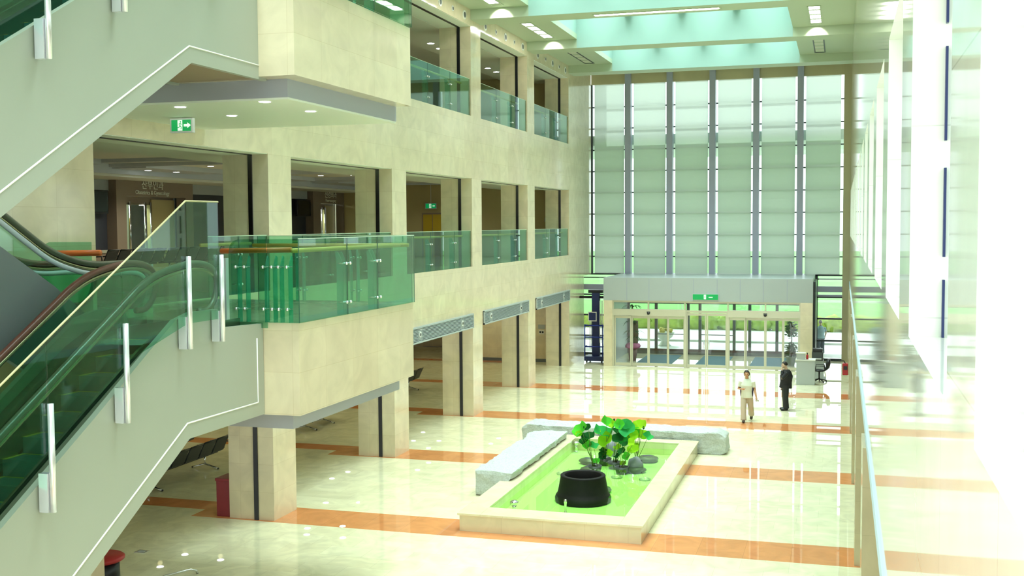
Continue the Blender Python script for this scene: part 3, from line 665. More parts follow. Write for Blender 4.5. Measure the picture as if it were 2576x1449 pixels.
def exit_sign(loc, w_, h, lab, txt=True, hang=0):
    x, y, z = loc
    t = thing('exit_sign', (x, y, z-h/2), lab, 'exit sign')
    B(x-w_/2, x+w_/2, y, y+.08, z-h/2, z+h/2).build('case', 'sign_case', t)
    e = .05*h if not hang else .12*h
    B(x-w_/2+e, x+w_/2-e, y-.006, y, z-h/2+e, z+h/2-e).build('face', 'sign_green', t)
    B(x-.17*h*1.1-.02, x+.17*h*1.1-.02, y-.008, y-.006, z-h*.36, z+h*.36).build('panel', 'sign_white', t)
    m = MB(); man(m, x-.02, y-.010, z-.06*h, h*.5, 'y'); m.build('running_figure', 'sign_green', t)
    m = MB()
    a = x+w_*.24
    if hang: m.add([(a-.05, y-.009, z-.02), (a+.02, y-.009, z-.02), (a+.02, y-.009, z-.05), (a+.09, y-.009, z), (a+.02, y-.009, z+.05), (a+.02, y-.009, z+.02), (a-.05, y-.009, z+.02)], [tuple(range(7))])
    else:
        for i in range(6): m.box(x+w_*.13+i*.03, x+w_*.13+i*.03+.02, y-.009, y-.006, z-.03, z+.01)
    m.build('arrow' if hang else 'lettering', 'sign_white', t)
    if hang: MB().tube([(x, y+.04, z+h/2), (x, y+.04, z+hang)], .012, 8).build('hanger', 'white', t)
exit_sign((-10.99, 17, 8.25), .44, .25, 'green exit sign hanging under the upper balcony', True, .16)
exit_sign((-5.83, 50.03, 3.225), 1.15, .27, 'wide green exit sign over the entrance doors')
exit_sign((-19.1, 50.7, 7.43), .58, .29, 'dim green exit sign over a door at the far end of the middle gallery', True, 1.07)
t = thing('corridor_door', (-19.1, 50.97, 5), 'brown double door under the exit sign at the gallery end', 'door')
B(-19.65, -18.55, 50.94, 51, 5, 7.1).build('frame', 'brown_wall', t)
for x0, x1 in ((-19.58, -19.12), (-19.08, -18.62)): B(x0, x1, 50.92, 50.96, 5, 7.02).build('leaf', 'door_wood', t)
for x, z, lab in ((-13.31, 6.6, 'small white notice with a black switch box on the gallery end wall'), (-13.6, 1.55, 'small white notice with black sockets on the corridor end wall')):
    yy = 50.97 if z > 3 else 50.77
    t = thing('wall_notice', (x, yy, z-.2), lab, 'notice')
    B(x-.17, x+.17, yy, yy+.03, z+.02, z+.22).build('plate', 'white_panel', t); B(x-.13, x+.13, yy, yy+.03, z-.24, z-.03).build('switch_plate', 'white', t)
    for dx in (-.06, .06): B(x+dx-.04, x+dx+.04, yy-.01, yy, z-.18, z-.09).build('socket', 'black', t)
# television screens on the gallery back wall
for y0, y1, z0, z1, lab in ((31.4, 32.5, 6.95, 7.75, 'black wall television to the near side of the Obstetrics sign'), (46.2, 47.55, 6.95, 7.7, 'black wall television beside the farther clinic portal')):
    t = thing('television', (-24, (y0+y1)/2, z0), lab, 'television')
    B(-24.0, -23.9, y0, y1, z0, z1).build('bezel', 'black', t, .01); B(-23.9, -23.89, y0+.06, y1-.06, z0+.06, z1-.06).build('screen', 'screen', t)
    B(-24.2, -24, y0+.4, y1-.4, z0+.2, z1-.2).build('mount', 'black_metal', t)
# ------------------------------------------------------------------ waiting benches
def bench(name, lab, x, y0, z, n, grp, pitch=.64, full=True):      # a row of black mesh seats facing -x, running along y
    t = thing(name, (x, y0+n*pitch/2, z), lab, 'bench', grp)
    B(x-.42, x-.34, y0+.05, y0+n*pitch-.05, z+.33, z+.40).build('beam', 'black_metal', t)
    for i in range(n):
        a, b = y0+i*pitch+.04, y0+(i+1)*pitch-.04
        P = [(x-.66, z+.44), (x-.62, z+.46), (x-.25, z+.41), (x-.2, z+.45), (x-.02, z+.82), (x+.02, z+.83), (x+.0, z+.79), (x-.17, z+.42), (x-.24, z+.385), (x-.62, z+.43)]
        s_ = MB().prism(P, 'y', a, b).build('seat', 'mesh_black', t)
        MB().tube([(x+.01, a, z+.82), (x+.01, b, z+.82)], .022, 8).build('top_bar', 'black', s_)
    for i in range(n+1):
        y = y0+i*pitch
        MB().tube([(x-.60, y, z+.62), (x-.2, y, z+.64), (x-.18, y, z+.45)], .02, 8).build('armrest', 'black', t)
    for i in ([1, n-1] if n > 2 else [0, n]):
        y = y0+i*pitch
        l = MB().tube([(x-.38, y, z+.36), (x-.38, y, z+.12)], .028, 10).tube([(x-.38, y, z+.13), (x-.05, y, z+.04), (x+.02, y, z+.025)], .024, 10).tube([(x-.38, y, z+.13), (x-.70, y, z+.04), (x-.76, y, z+.025)], .024, 10).build('leg', 'steel', t)
        MB().blob((x+.02, y, z+.025), (.03, .03, .025), 8, 6).blob((x-.76, y, z+.025), (.03, .03, .025), 8, 6).build('foot', 'black', l)
    return t
gb = 'waiting benches of the ground floor corridor'
bench('waiting_bench', 'row of black mesh waiting seats under the near escalator', -16.0, 22.9, 0, 6, gb)
bench('waiting_bench', 'black mesh waiting seats partly hidden behind the pillar nearest the escalator', -16.0, 27.6, 0, 4, gb)
bench('waiting_bench', 'black mesh waiting seats under the lower balcony, mostly hidden by it', -16.0, 31.3, 0, 4, gb)
bench('waiting_bench', 'black mesh waiting seats seen end on beside the third pillar', -16.0, 38.9, 0, 4, gb)
bench('waiting_bench', 'second row of black mesh waiting seats behind the row under the escalator', -17.6, 24.6, 0, 5, gb)
g2 = 'waiting benches of the middle gallery'
for i, y in enumerate((27.9, 31.0, 34.1)):
    bench('waiting_bench', 'row of black seat backs in the middle gallery, %s from the stone pier' % ORD[i], -20.6, y, 5.0, 5, g2, .6)
# ------------------------------------------------------------------ pool
PL, PR_, PN, PF, PZ = -7.79, -3.81, 22.08, 31.3, .393
QL, QR, QN, QF = -7.28, -4.30, 22.72, 30.83
pool = thing('pool', ((PL+PR_)/2, (PN+PF)/2, 0), 'low rectangular stone pool with pale green water in the middle of the hall', 'pool')
MB().box(PL+.04, QL, PN+.04, PF-.04, 0, PZ-.05).box(QR, PR_-.04, PN+.04, PF-.04, 0, PZ-.05).box(QL, QR, PN+.04, QN, 0, PZ-.05).box(QL, QR, QF, PF-.04, 0, PZ-.05).build('wall', 'stone_pool', pool)
MB().box(PL, QL-.0, PN, PF, PZ-.05, PZ).box(QR, PR_, PN, PF, PZ-.05, PZ).box(QL, QR, PN, QN, PZ-.05, PZ).box(QL, QR, QF, PF, PZ-.05, PZ).build('coping', 'stone_pool', pool, .008)
B(QL, QR, QN, QF, .0, .04).build('basin_floor', 'pool_floor', pool)
MB().add([(QL, QN, .2), (QR, QN, .2), (QR, QF, .2), (QL, QF, .2)], [(0, 1, 2, 3)]).build('water', 'water', pool)
# rough granite benches
def rough(name, poly, ax, a, b, lab, seed, cuts=26, amp=.05):
    m = bmesh.new(); q = MB().prism(poly, ax, a, b)
    vs = [m.verts.new(v) for v in q.v]
    for f in q.f: m.faces.new([vs[i] for i in f])
    bmesh.ops.triangulate(m, faces=m.faces[:])
    for _ in range(7):
        es = [e for e in m.edges if e.calc_length() > .16]
        if not es: break
        bmesh.ops.subdivide_edges(m, edges=es, cuts=1)
        bmesh.ops.triangulate(m, faces=[f for f in m.faces if len(f.verts) > 3])
    m.normal_update()
    for _ in range(2): bmesh.ops.smooth_vert(m, verts=m.verts[:], factor=.35, use_axis_x=True, use_axis_y=True, use_axis_z=True)
    m.normal_update()
    for v in m.verts:
        p = v.co*2.3+Vector((seed, 0, 0)); k = noise.noise(p)*amp+noise.noise(p*3.1)*amp*.5+noise.noise(p*8)*amp*.25
        if v.co.z > .03: v.co += v.normal*k
    out = MB(); m.verts.index_update()
    out.add([v.co[:] for v in m.verts], [[v.index for v in f.verts] for f in m.faces]); m.free()
    o = out.build(name, 'granite'); tag(o, lab, 'stone bench', 'rough stone benches by the pool'); return o
rough('stone_bench', [(-9.05, 0), (-9.02, .5), (-8.92, .62), (-3.25, .60), (-3.08, .5), (-3.05, .06), (-3.15, 0)], 'y', 31.38, 32.35, 'long rough grey stone bench across the far end of the pool', 3)
rough('stone_bench', [(-8.42, 0), (-7.82, 0), (-7.82, .42), (-7.50, .43), (-7.46, .60), (-8.42, .61)], 'y', 25.15, 30.7, 'rough grey stone bench along the gallery side of the pool', 11)
# iron cauldron
t = tag(MB().lathe([(.60, 0.0), (.655, 0.03), (.66, .10), (.635, .16), (.60, .21), (.585, .26), (.525, .58), (.53, .61), (.515, .63), (.44, .63), (.425, .61), (.42, .45), (.40, .28), (.02, .26)], (-5.75, 25.15, .04), 48).build('cauldron', 'iron'), 'big black iron cauldron standing in the pool water', 'cauldron')
# pool lights, nozzle, stones
for i, (x, y) in enumerate([(-6.9, 27.75), (-5.45, 27.7), (-4.72, 27.65)]):
    t = thing('underwater_light', (x, y, .04), 'flat round light under the pool water, %s' % ('behind the cauldron on the gallery side', 'between cauldron and lotus pots', 'nearest the right rim of the pool')[i], 'underwater light', 'underwater lights of the pool')
    MB().lathe([(.13, 0), (.15, .03), (.11, .05), (.105, .03)], (x, y, .04), 24).build('ring', 'lamp_ring', t); MB().disc((x, y, .06), .08, .012).build('lens', 'glow_dim', t)
for x, y, lab in ((-6.98, 23.62, 'small chrome mushroom shaped pool lamp in the near corner of the pool'), (-7.2, 30.6, 'small chrome pool lamp in the far corner beside the stone benches')):
    t = thing('pool_lamp', (x, y, .04), lab, 'lamp', 'chrome pool lamps')
    MB().lathe([(.05, 0), (.04, .06), (.035, .14), (.06, .2)], (x, y, .04), 20).build('stem', 'chrome', t)
    MB().lathe([(.05, .19), (.085, .23), (.10, .26), (.10, .275), (.06, .30), (.02, .31)], (x, y, .04), 24).build('head', 'chrome', t)
t = thing('fountain_nozzle', (-5.88, 23.95, .04), 'thin fountain nozzle with a cable in front of the cauldron', 'fountain nozzle')
MB().lathe([(.045, 0), (.04, .02), (.028, .04), (.028, .22), (.035, .24), (.035, .30), (.02, .32)], (-5.88, 23.95, .04), 16).build('pipe', 'steel', t)
MB().tube([(-5.90, 23.75, .05), (-6.05, 23.5, .05), (-6.2, 23.15, .05), (-6.35, 22.95, .05)], .008, 6).build('cable', 'black', t)
t = thing('drain', (-6.25, 23.2, .04), 'small round drain on the pool floor near the front rim', 'drain'); MB().disc((-6.25, 23.2, .04), .08, .015).build('grate', 'lamp_ring', t)
for x, y, rx, ry, rz, m, lab in ((-6.5, 29.15, .27, .22, .10, 'pebble', 'flat dark stone in the pool on the gallery side of the lotus'), (-5.02, 29.85, .30, .30, .10, 'pebble', 'broad flat dark stone in the pool behind the lotus, right side'),
        (-5.12, 28.45, .29, .25, .10, 'pebble', 'dark stone in the pool under the grey cap stone'), (-6.3, 28.1, .20, .17, .10, 'pebble', 'dark stone in the pool under the leftmost lotus pot'),
        (-5.12, 28.5, .20, .17, .26, 'pebble_light', 'grey cap stone in the pool on the right of the lotus'), (-6.15, 30.35, .20, .17, .28, 'pebble_light', 'grey domed stone in the pool behind the tallest lotus'), (-5.45, 26.1, .18, .16, .10, 'pebble', 'dark stone half hidden behind the cauldron')):
    base = .06 if m == 'pebble' else .06
    tag(MB().blob((x, y, base+rz*.5), (rx, ry, rz), 18, 10, .18).build('pool_stone', m), lab, 'stone', 'stones in the pool')
# lotus
f_, eye = 2804.26, Vector((0, 0, 6.5)); CM = cam.matrix_world.to_3x3()
def ray(px, py): return CM @ Vector(((px-1288)/f_, -(py-724.5)/f_, -1))
def at_y(px, py, y): d = ray(px, py); return eye+d*(y/d.y)
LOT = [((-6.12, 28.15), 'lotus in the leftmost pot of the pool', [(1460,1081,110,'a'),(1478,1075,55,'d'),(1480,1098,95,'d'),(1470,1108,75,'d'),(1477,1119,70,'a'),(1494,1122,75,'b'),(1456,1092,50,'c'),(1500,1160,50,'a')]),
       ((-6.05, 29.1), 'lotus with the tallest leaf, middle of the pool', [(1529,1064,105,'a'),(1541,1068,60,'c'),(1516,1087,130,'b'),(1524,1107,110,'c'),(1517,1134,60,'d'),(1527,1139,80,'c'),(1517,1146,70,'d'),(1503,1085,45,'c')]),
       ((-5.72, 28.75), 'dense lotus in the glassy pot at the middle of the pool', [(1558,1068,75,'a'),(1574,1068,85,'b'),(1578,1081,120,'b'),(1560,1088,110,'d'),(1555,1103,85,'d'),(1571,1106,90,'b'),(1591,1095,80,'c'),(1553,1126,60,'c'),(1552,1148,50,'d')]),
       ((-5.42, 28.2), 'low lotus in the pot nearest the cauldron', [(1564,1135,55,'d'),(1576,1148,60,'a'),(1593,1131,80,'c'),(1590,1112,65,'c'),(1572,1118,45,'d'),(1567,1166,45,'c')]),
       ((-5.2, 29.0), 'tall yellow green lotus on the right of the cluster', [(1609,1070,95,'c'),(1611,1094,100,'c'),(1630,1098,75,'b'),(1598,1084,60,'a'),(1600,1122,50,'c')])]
for pi, ((x, y), lab, leaves) in enumerate(LOT):
    t = thing('lotus_plant', (x, y, .04), lab, 'lotus', 'lotus plants in the pool')
    p = MB().lathe([(.14, 0), (.17, .10), (.185, .19), (.175, .19), (.16, .16), (.02, .15)], (x, y, .04), 20).build('pot', 'pebble', t)
    MB().disc((x, y, .19), .155, .012).build('soil', 'soil', p)
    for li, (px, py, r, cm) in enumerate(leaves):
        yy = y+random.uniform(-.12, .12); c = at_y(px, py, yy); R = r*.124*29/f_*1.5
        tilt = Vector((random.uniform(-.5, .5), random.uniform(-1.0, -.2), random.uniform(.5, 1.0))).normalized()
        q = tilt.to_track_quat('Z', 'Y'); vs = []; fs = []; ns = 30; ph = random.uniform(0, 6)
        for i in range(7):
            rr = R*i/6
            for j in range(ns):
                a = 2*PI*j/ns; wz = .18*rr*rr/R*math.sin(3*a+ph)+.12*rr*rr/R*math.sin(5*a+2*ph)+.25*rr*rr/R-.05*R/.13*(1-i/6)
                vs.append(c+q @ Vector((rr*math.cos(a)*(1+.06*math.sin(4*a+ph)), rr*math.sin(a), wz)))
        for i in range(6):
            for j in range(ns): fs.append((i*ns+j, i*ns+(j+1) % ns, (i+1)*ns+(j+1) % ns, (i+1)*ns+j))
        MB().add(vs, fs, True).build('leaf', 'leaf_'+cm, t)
        b = Vector((x+random.uniform(-.08, .08), y+random.uniform(-.06, .06), .2))
        mid = (b+c)/2+Vector((random.uniform(-.04, .04), random.uniform(-.03, .03), .05))
        MB().tube([b, mid, c-q @ Vector((0, 0, .055*R/.13+.004))], [.009, .007, .005], 6).build('stem', 'stem', t)
    if pi in (1, 4):
        c = at_y(1545 if pi == 1 else 1619, 1057 if pi == 1 else 1076, y)
        MB().blob(c, (.03, .03, .045), 10, 7).build('bud', 'leaf_d', t); MB().tube([(x, y, .2), c], .006, 6).build('stem', 'stem', t)

# ------------------------------------------------------------------ small floor things
t = thing('display_pedestal', (-13.26, 22.1, 0), 'dark red wooden pedestal against the nearest ground floor pillar', 'pedestal')
B(-13.43, -13.08, 21.84, 22.35, 0, .80).build('body', 'red_wood', t, .006); B(-13.45, -13.075, 21.82, 22.37, .80, .86).build('top', 'red_wood', t, .006)
t = thing('bar_stool', (-12.95, 17.15, 0), 'round red topped black stool under the near escalator at the bottom of the photo', 'stool')
MB().lathe([(.05, .40), (.36, .40), (.40, .43), (.40, .47), (.36, .50), (.02, .51)], (-12.95, 17.15, 0), 32).build('seat', 'red', t)
MB().lathe([(.30, 0), (.31, .02), (.30, .40), (.02, .40)], (-12.95, 17.15, 0), 28).build('body', 'black_metal', t)
t = thing('metal_hoop', (-11.7, 17.75, 0), 'bent metal hoop standing on the floor at the bottom edge', 'barrier hoop')
MB().tube([(-12.05, 17.3, 0), (-12.02, 17.35, .03), (-11.9, 17.55, .08), (-11.62, 17.95, .1), (-11.55, 18.03, .06), (-11.53, 18.05, 0)], .022, 10).build('bar', 'steel', t)
t = thing('floor_socket', (-13.41, 19.0, 0), 'small square floor socket cover on the polished floor', 'floor socket')
B(-13.53, -13.29, 18.9, 19.1, 0, .006).build('frame', 'steel', t); B(-13.48, -13.34, 18.95, 19.05, .006, .01).build('lid', 'white_panel', t)
# blue personnel lift
t = thing('personnel_lift', (-11.1, 51.35, 0), 'dark blue personnel lift with a tall mast beside the entrance', 'lift')
MB().box(-11.6, -10.65, 51.0, 51.9, .08, .30).build('base', 'navy', t, .03)
for x in (-11.5, -10.78):
    for y in (51.05, 51.8): MB().disc((x, y, .09), .09, .05, 'x').build('wheel', 'black', t)
MB().box(-11.33, -10.98, 51.5, 51.8, .3, 3.25).build('mast', 'navy', t, .01)
m = MB()
for x in (-11.42, -11.36, -10.94, -10.88, -10.82): m.box(x, x+.025, 51.42, 51.47, .6 if x < -11 else .9, 2.2 if x < -11 else 2.9)
m.build('mast_rails', 'steel', t)
MB().box(-11.5, -10.8, 51.5, 51.8, 3.25, 3.4).build('mast_head', 'black_metal', t)
m = MB()
for z in (.75, 1.2, 1.75):
    m.tube([(-11.58, 51.1, z), (-10.72, 51.1, z)], .03, 8)
for x in (-11.58, -10.72): m.tube([(x, 51.1, .3), (x, 51.1, 1.8)], .03, 8)
for z in (.75, 1.75): m.tube([(-11.58, 51.1, z), (-11.58, 51.5, z)], .03, 8).tube([(-10.72, 51.1, z), (-10.72, 51.5, z)], .03, 8)
m.build('cage', 'blue', t)
MB().box(-11.40, -11.0, 51.04, 51.07, 1.95, 2.4).build('panel_frame', 'steel', t); MB().box(-11.36, -11.04, 51.03, 51.04, 2.0, 2.36).build('panel', 'navy', t)
MB().tube([(-12.3, 51.7, 3.05), (-10.5, 51.7, 3.05)], .06, 10).build('cross_arm', 'black_metal', t)
# white podium, office chair, equipment, extinguisher
t = thing('podium', (-1.35, 46, 0), 'white reception podium standing before the entrance on the right', 'podium')
B(-1.72, -1.0, 46.0, 46.6, 0, .98).build('body', 'white_panel', t, .008); B(-1.75, -.98, 45.97, 46.63, .98, 1.02).build('top', 'white', t)
B(-1.72, -1.38, 46.0, 46.3, 1.02, 1.26).build('raised_box', 'white_panel', t, .006); B(-1.75, -1.36, 45.98, 46.32, 1.26, 1.29).build('ledge', 'white', t)
t = thing('spray_bottle', (-1.30, 46.15, 1.02), 'tiny red and black bottle standing on the podium top', 'bottle')
MB().lathe([(.04, 0), (.045, .02), (.045, .16), (.02, .2)], (-1.30, 46.15, 1.02), 14).build('body', 'red', t); MB().lathe([(.02, .19), (.025, .25), (.01, .27)], (-1.30, 46.15, 1.02), 10).build('cap', 'black', t)
t = thing('office_chair', (-.8, 47.0, 0), 'black swivel office chair beside the podium', 'chair')
MB().blob((-.85, 47.0, .48), (.25, .25, .06), 20, 8).build('seat', 'black', t)
MB().tube([(-.62, 47.0, .50), (-.52, 47.0, .62), (-.50, 47.0, .80), (-.47, 47.0, .95)], [.05, .08, .10, .06], 12, True, (1, 0, 0), 2.2).build('backrest', 'black', t)
MB().tube([(-.85, 47, .44), (-.85, 47, .1)], .03, 10).build('column', 'black_metal', t)
for i in range(5):
    a = 2*PI*i/5+.3; l = MB().tube([(-.85, 47, .13), (-.85+.3*math.cos(a), 47+.3*math.sin(a), .07)], .022, 8).build('leg', 'black_metal', t)
    MB().blob((-.85+.3*math.cos(a), 47+.3*math.sin(a), .03), (.03, .03, .03), 8, 6).build('caster', 'black', l)
for s_ in (-.24, .24): MB().tube([(-.62, 47+s_, .5), (-.65, 47+s_, .68), (-.98, 47+s_, .69), (-1.0, 47+s_, .5)], .018, 8).build('armrest', 'black', t)
t = thing('printer', (-.95, 48.2, 0), 'black and grey office machine on a stand behind the podium', 'printer')
B(-1.2, -.70, 48.0, 48.6, 0, .75).build('stand', 'white_panel', t, .01); B(-1.17, -.72, 47.98, 48.5, .75, 1.12).build('body', 'dark_rail', t, .02); B(-1.15, -.74, 47.97, 48.4, 1.12, 1.25).build('lid', 'black', t, .02); B(-1.12, -.78, 47.9, 47.98, .82, .86).build('tray', 'white', t)
t = thing('fire_hose_box', (.19, 47.0, .33), 'small red fire box low on the right wall pillar', 'fire box')
B(.06, .28, 46.85, 47.2, .33, .80).build('body', 'red', t, .03); B(.1, .25, 46.83, 46.85, .55, .7).build('label_plate', 'black', t)
MB().tube([(.17, 46.95, .8), (.12, 46.95, .9), (-.1, 46.95, .92)], .02, 8).build('hose', 'black', t)
# ------------------------------------------------------------------ entrance vestibule
VX0, VX1, VY = -10.47, -1.2, 50.1
m = MB().box(VX0, VX1, VY, VY+.15, 3.02, 4.02).box(VX0, VX0+.15, VY+.15, 55.4, 3.1, 4.02).box(VX1-.15, VX1, VY+.15, 55.4, 3.1, 4.02).box(VX0, VX1, VY, 55.4, 4.02, 4.06)
struct(m, 'wall_vestibule_fascia', 'white_panel', 'white panelled fascia over the entrance doors', 'fascia')
m = MB()
for x in (-9.39, -8.37, -7.36, -6.36, -5.32, -4.31, -3.31, -2.29): m.box(x-.012, x+.012, VY-.004, VY, 3.02, 4.02)
struct(m, 'trim_8', 'mullion', 'thin joints between the fascia panels', 'trim')
struct(MB().box(VX0, -10.06, VY, VY+.4, 0, 3.02).box(-1.72, VX1, VY, VY+.4, 0, 3.02), 'wall_vestibule_posts', 'stone', 'cream stone posts at both sides of the entrance doors', 'post')
struct(MB().box(VX0, VX0+.12, VY+.4, 55.4, 0, 3.0).box(VX1-.12, VX1, VY+.4, 53.2, 0, 3.0).box(VX0, VX1, VY+.3, 55.4, 3.0, 3.1), 'wall_vestibule_inside', 'white_panel', 'side walls and ceiling inside the vestibule', 'wall')
struct(B(VX1-.02, VX1+.1, VY+.6, 53.6, 0, 3.9), 'window_frame_vestibule', 'dark_frame', 'dark frame on the right flank of the vestibule', 'window frame')
fr = MB()
LV = [-9.98, -9.20, -8.42, -7.53, -6.77]; LR = [-4.82, -4.08, -3.22, -2.45, -1.76]
fr.box(-10.06, -1.72, VY+.1, VY+.2, 2.93, 3.02)
for x0, x1 in ((-10.06, -6.72), (-4.87, -1.72)): fr.box(x0, x1, VY+.02, VY+.24, 2.33, 2.63)
fr.box(-6.72, -4.87, VY+.1, VY+.2, 2.50, 2.60)
for x in (-10.04, -8.42, -6.76, -4.85, -3.22, -1.74): fr.box(x-.03, x+.03, VY+.08, VY+.22, 2.6, 2.95)
for x in (-10.04, -6.74, -4.85, -1.74): fr.box(x-.05, x+.05, VY+.06, VY+.24, 0, 2.6)
struct(fr, 'door_frame_entrance', 'alu', 'pale metal frame of the entrance doors', 'door frame')
struct(B(-10.0, -1.75, VY+.14, VY+.15, 2.62, 2.94), 'window_6', 'clear_glass', 'transom glass over the entrance doors', 'window')
def door(x0, x1, z1, y, lab, name='sliding_door', handle=False):
    t = thing(name, ((x0+x1)/2, y, 0), lab, 'door', 'glass leaves of the entrance')
    e = .055
    MB().box(x0, x0+e, y, y+.06, .02, z1).box(x1-e, x1, y, y+.06, .02, z1).box(x0+e, x1-e, y, y+.06, .02, .16).box(x0+e, x1-e, y, y+.06, z1-.11, z1).build('frame', 'alu', t)
    B(x0+e, x1-e, y+.025, y+.035, .16, z1-.11).build('pane', 'clear_glass', t)
    if handle: MB().tube([(handle, y-.04, .9), (handle, y-.04, 1.3)], .018, 8).build('handle', 'chrome', t)
for i in range(4):
    yy = VY+.10 if i in (0, 3) else VY+.18
    door(LV[i], LV[i+1], 2.31, yy, '%s glass leaf of the left sliding entrance doors, counted from the blue lift' % ORD[i])
    door(LR[i], LR[i+1], 2.31, yy, '%s glass leaf of the right sliding entrance doors, counted from the middle' % ORD[i])
door(-6.69, -5.80, 2.48, VY+.12, 'taller hinged glass door in the middle of the entrance, toward the lift', 'hinged_door', -5.9)
door(-5.78, -4.90, 2.48, VY+.12, 'taller hinged glass door in the middle of the entrance, toward the podium', 'hinged_door', -5.68)
for x, lab in ((-8.40, 'black dome sensor over the left sliding doors'), (-3.22, 'black dome sensor over the right sliding doors')):
    t = thing('door_sensor', (x, VY, 2.45), lab, 'sensor', 'door sensors'); MB().blob((x, VY-.0, 2.44), (.07, .05, .06), 12, 8).build('dome', 'black', t); B(x-.08, x+.08, VY, VY+.02, 2.48, 2.53).build('base', 'dark_rail', t)
lamp('vestibule_fill', 'AREA', (-5.8, 52.8, 2.95), 90, (.95, 1, .95), 7, 3)  # added fill that brightens the vestibule floor, not a fitted lamp
# outer row of doors
of = MB(); OY = 55.4
of.box(VX0, VX1, OY, OY+.12, 2.52, 2.68).box(VX0, VX1, OY, OY+.12, 2.93, 3.05)
XP = [-10.3, -8.9, -7.3, -6.72, -5.05, -4.30, -3.0, -1.4]
for x in XP: of.box(x-.07, x+.07, OY, OY+.12, 0, 2.95)
for a, b in zip(XP, XP[1:]): of.box(a, b, OY, OY+.1, .0, .26)
for a, b in ((-8.9, -7.3), (-6.72, -5.05)): of.box(a, b, OY-.02, OY+.02, .98, 1.02)
struct(of, 'door_frame_outer', 'dark_rail', 'dark grey frames of the outer entrance doors', 'door frame')
struct(B(-10.3, -1.4, OY+.05, OY+.06, .26, 2.95), 'window_7', 'clear_glass', 'glass of the outer entrance doors', 'window')
for x0, x1, lab in ((-9.2, -7.55, 'blue grey entrance mat behind the left sliding doors'), (-6.45, -5.05, 'blue grey entrance mat behind the middle doors'), (-4.0, -2.5, 'blue grey entrance mat behind the right sliding doors')):
    tag(B(x0, x1, 51.0, 54.9, 0, .015).build('entrance_mat', 'blue_mat'), lab, 'mat', 'entrance mats')
# plants in the vestibule
def fronds(m, c, n, ln, seed, up=.5):
    r = random.Random(seed)
    for i in range(n):
        a = 2*PI*i/n+r.uniform(-.3, .3); l = ln*r.uniform(.7, 1.1); pts = []
        for j in range(6):
            u = j/5; pts.append(Vector(c)+Vector((math.cos(a)*l*u, math.sin(a)*l*u, up*l*(1.7*u-2.0*u*u))))
        vs = []; w = Vector((-math.sin(a), math.cos(a), 0))
        for j, p in enumerate(pts): wd = .035*math.sin(PI*min(.98, .12+.86*j/5)); vs += [p-w*wd, p+w*wd]
        m.add(vs, [(2*j, 2*j+1, 2*j+3, 2*j+2) for j in range(5)], True)
t = thing('potted_dracaena', (-9.52, 52.3, 0), 'tall dark potted dracaena with a pink wrapped pot inside the vestibule', 'plant')
MB().lathe([(.16, 0), (.2, .3), (.22, .62), (.19, .62), (.02, .58)], (-9.52, 52.3, 0), 20).build('pot', 'pot_purple', t)
MB().lathe([(.20, .60), (.34, .62), (.36, .72), (.30, .82), (.20, .86), (.05, .84)], (-9.52, 52.3, 0), 30, True, .08).build('pot_wrap', 'pink', t)
MB().tube([(-9.52, 52.3, .6), (-9.50, 52.3, 1.4), (-9.54, 52.3, 2.2), (-9.52, 52.3, 2.6)], [.05, .045, .035, .02], 10).tube([(-9.4, 52.3, .6), (-9.36, 52.3, 1.2), (-9.38, 52.3, 1.9)], .12, 12).build('trunk', 'trunk', t)
m = MB()
for i, z in enumerate((1.05, 1.35, 1.8, 2.2, 2.55)): fronds(m, (-9.5, 52.3, z), 11, .62, i)
m.build('foliage', 'leaf_dark', t)
t = thing('potted_tree', (-2.2, 52.2, 0), 'small potted tree with a bushy base at the right end of the vestibule', 'plant')
MB().lathe([(.16, 0), (.22, .38), (.24, .40), (.2, .40), (.02, .36)], (-2.2, 52.2, 0), 20).build('pot', 'pot_grey', t)
MB().tube([(-2.2, 52.2, .36), (-2.16, 52.2, 1.2), (-2.2, 52.2, 1.9)], [.03, .025, .015], 8).build('trunk', 'trunk', t)
m = MB(); r_ = random.Random(4)
for i in range(340):
    d = Vector((r_.gauss(0, 1), r_.gauss(0, 1), r_.gauss(0, 1))).normalized()
    c = Vector((-2.2, 52.2, .72))+Vector((d.x*.3, d.y*.3, d.z*.36))*r_.uniform(.4, 1) if i < 190 else Vector((-2.18, 52.2, 1.65))+Vector((d.x*.36, d.y*.36, d.z*.45))*r_.uniform(.3, 1)
    q = Vector((r_.gauss(0, 1), r_.gauss(0, 1), r_.gauss(0, 1))).normalized().to_track_quat('Z', 'Y'); l = .09 if i < 190 else .10
    m.add([c+q @ Vector(v) for v in ((-l, 0, 0), (0, -l*.4, 0), (l, 0, .02), (0, l*.4, 0))], [(0, 1, 2, 3)])
m.build('foliage', 'leaf_dark', t)
# ------------------------------------------------------------------ outside
struct(B(-60, 60, 54.7, 70, -.1, -.005), 'path_outside', 'concrete', 'bright concrete forecourt outside the entrance', 'pavement')
struct(B(-60, 60, 61.5, 61.7, -.005, .1), 'kerb_outside', 'bowl', 'kerb line across the forecourt', 'kerb')
struct(MB().add([(-60, 70, -.01), (60, 70, -.01), (60, 84, 2.2), (-60, 84, 2.2), (60, 160, 2.6), (-60, 160, 2.6)], [(0, 1, 2, 3), (3, 2, 4, 5)]), 'hill_outside', 'grass', 'green grassy bank beyond the forecourt', 'bank')
struct(MB().box(-24, 10, 54.95, 66.5, 10.42, 10.9), 'ceiling_portico', 'concrete', 'roof of the portico outside the tall window', 'portico')
struct(MB().box(-13.2, -12.75, 54.9, 57.25, 4.3, 24), 'wall_wing', 'concrete', 'outer wing wall beside the tall window', 'wall')
struct(MB().box(XL-20, XR+8, 54.9, 55.1, 14.1, 16.5).box(XR+.6, XR+8, 54.8, 55.0, 4.0, 16), 'wall_outer', 'concrete', 'outer wall above the tall window', 'wall')
m = MB()
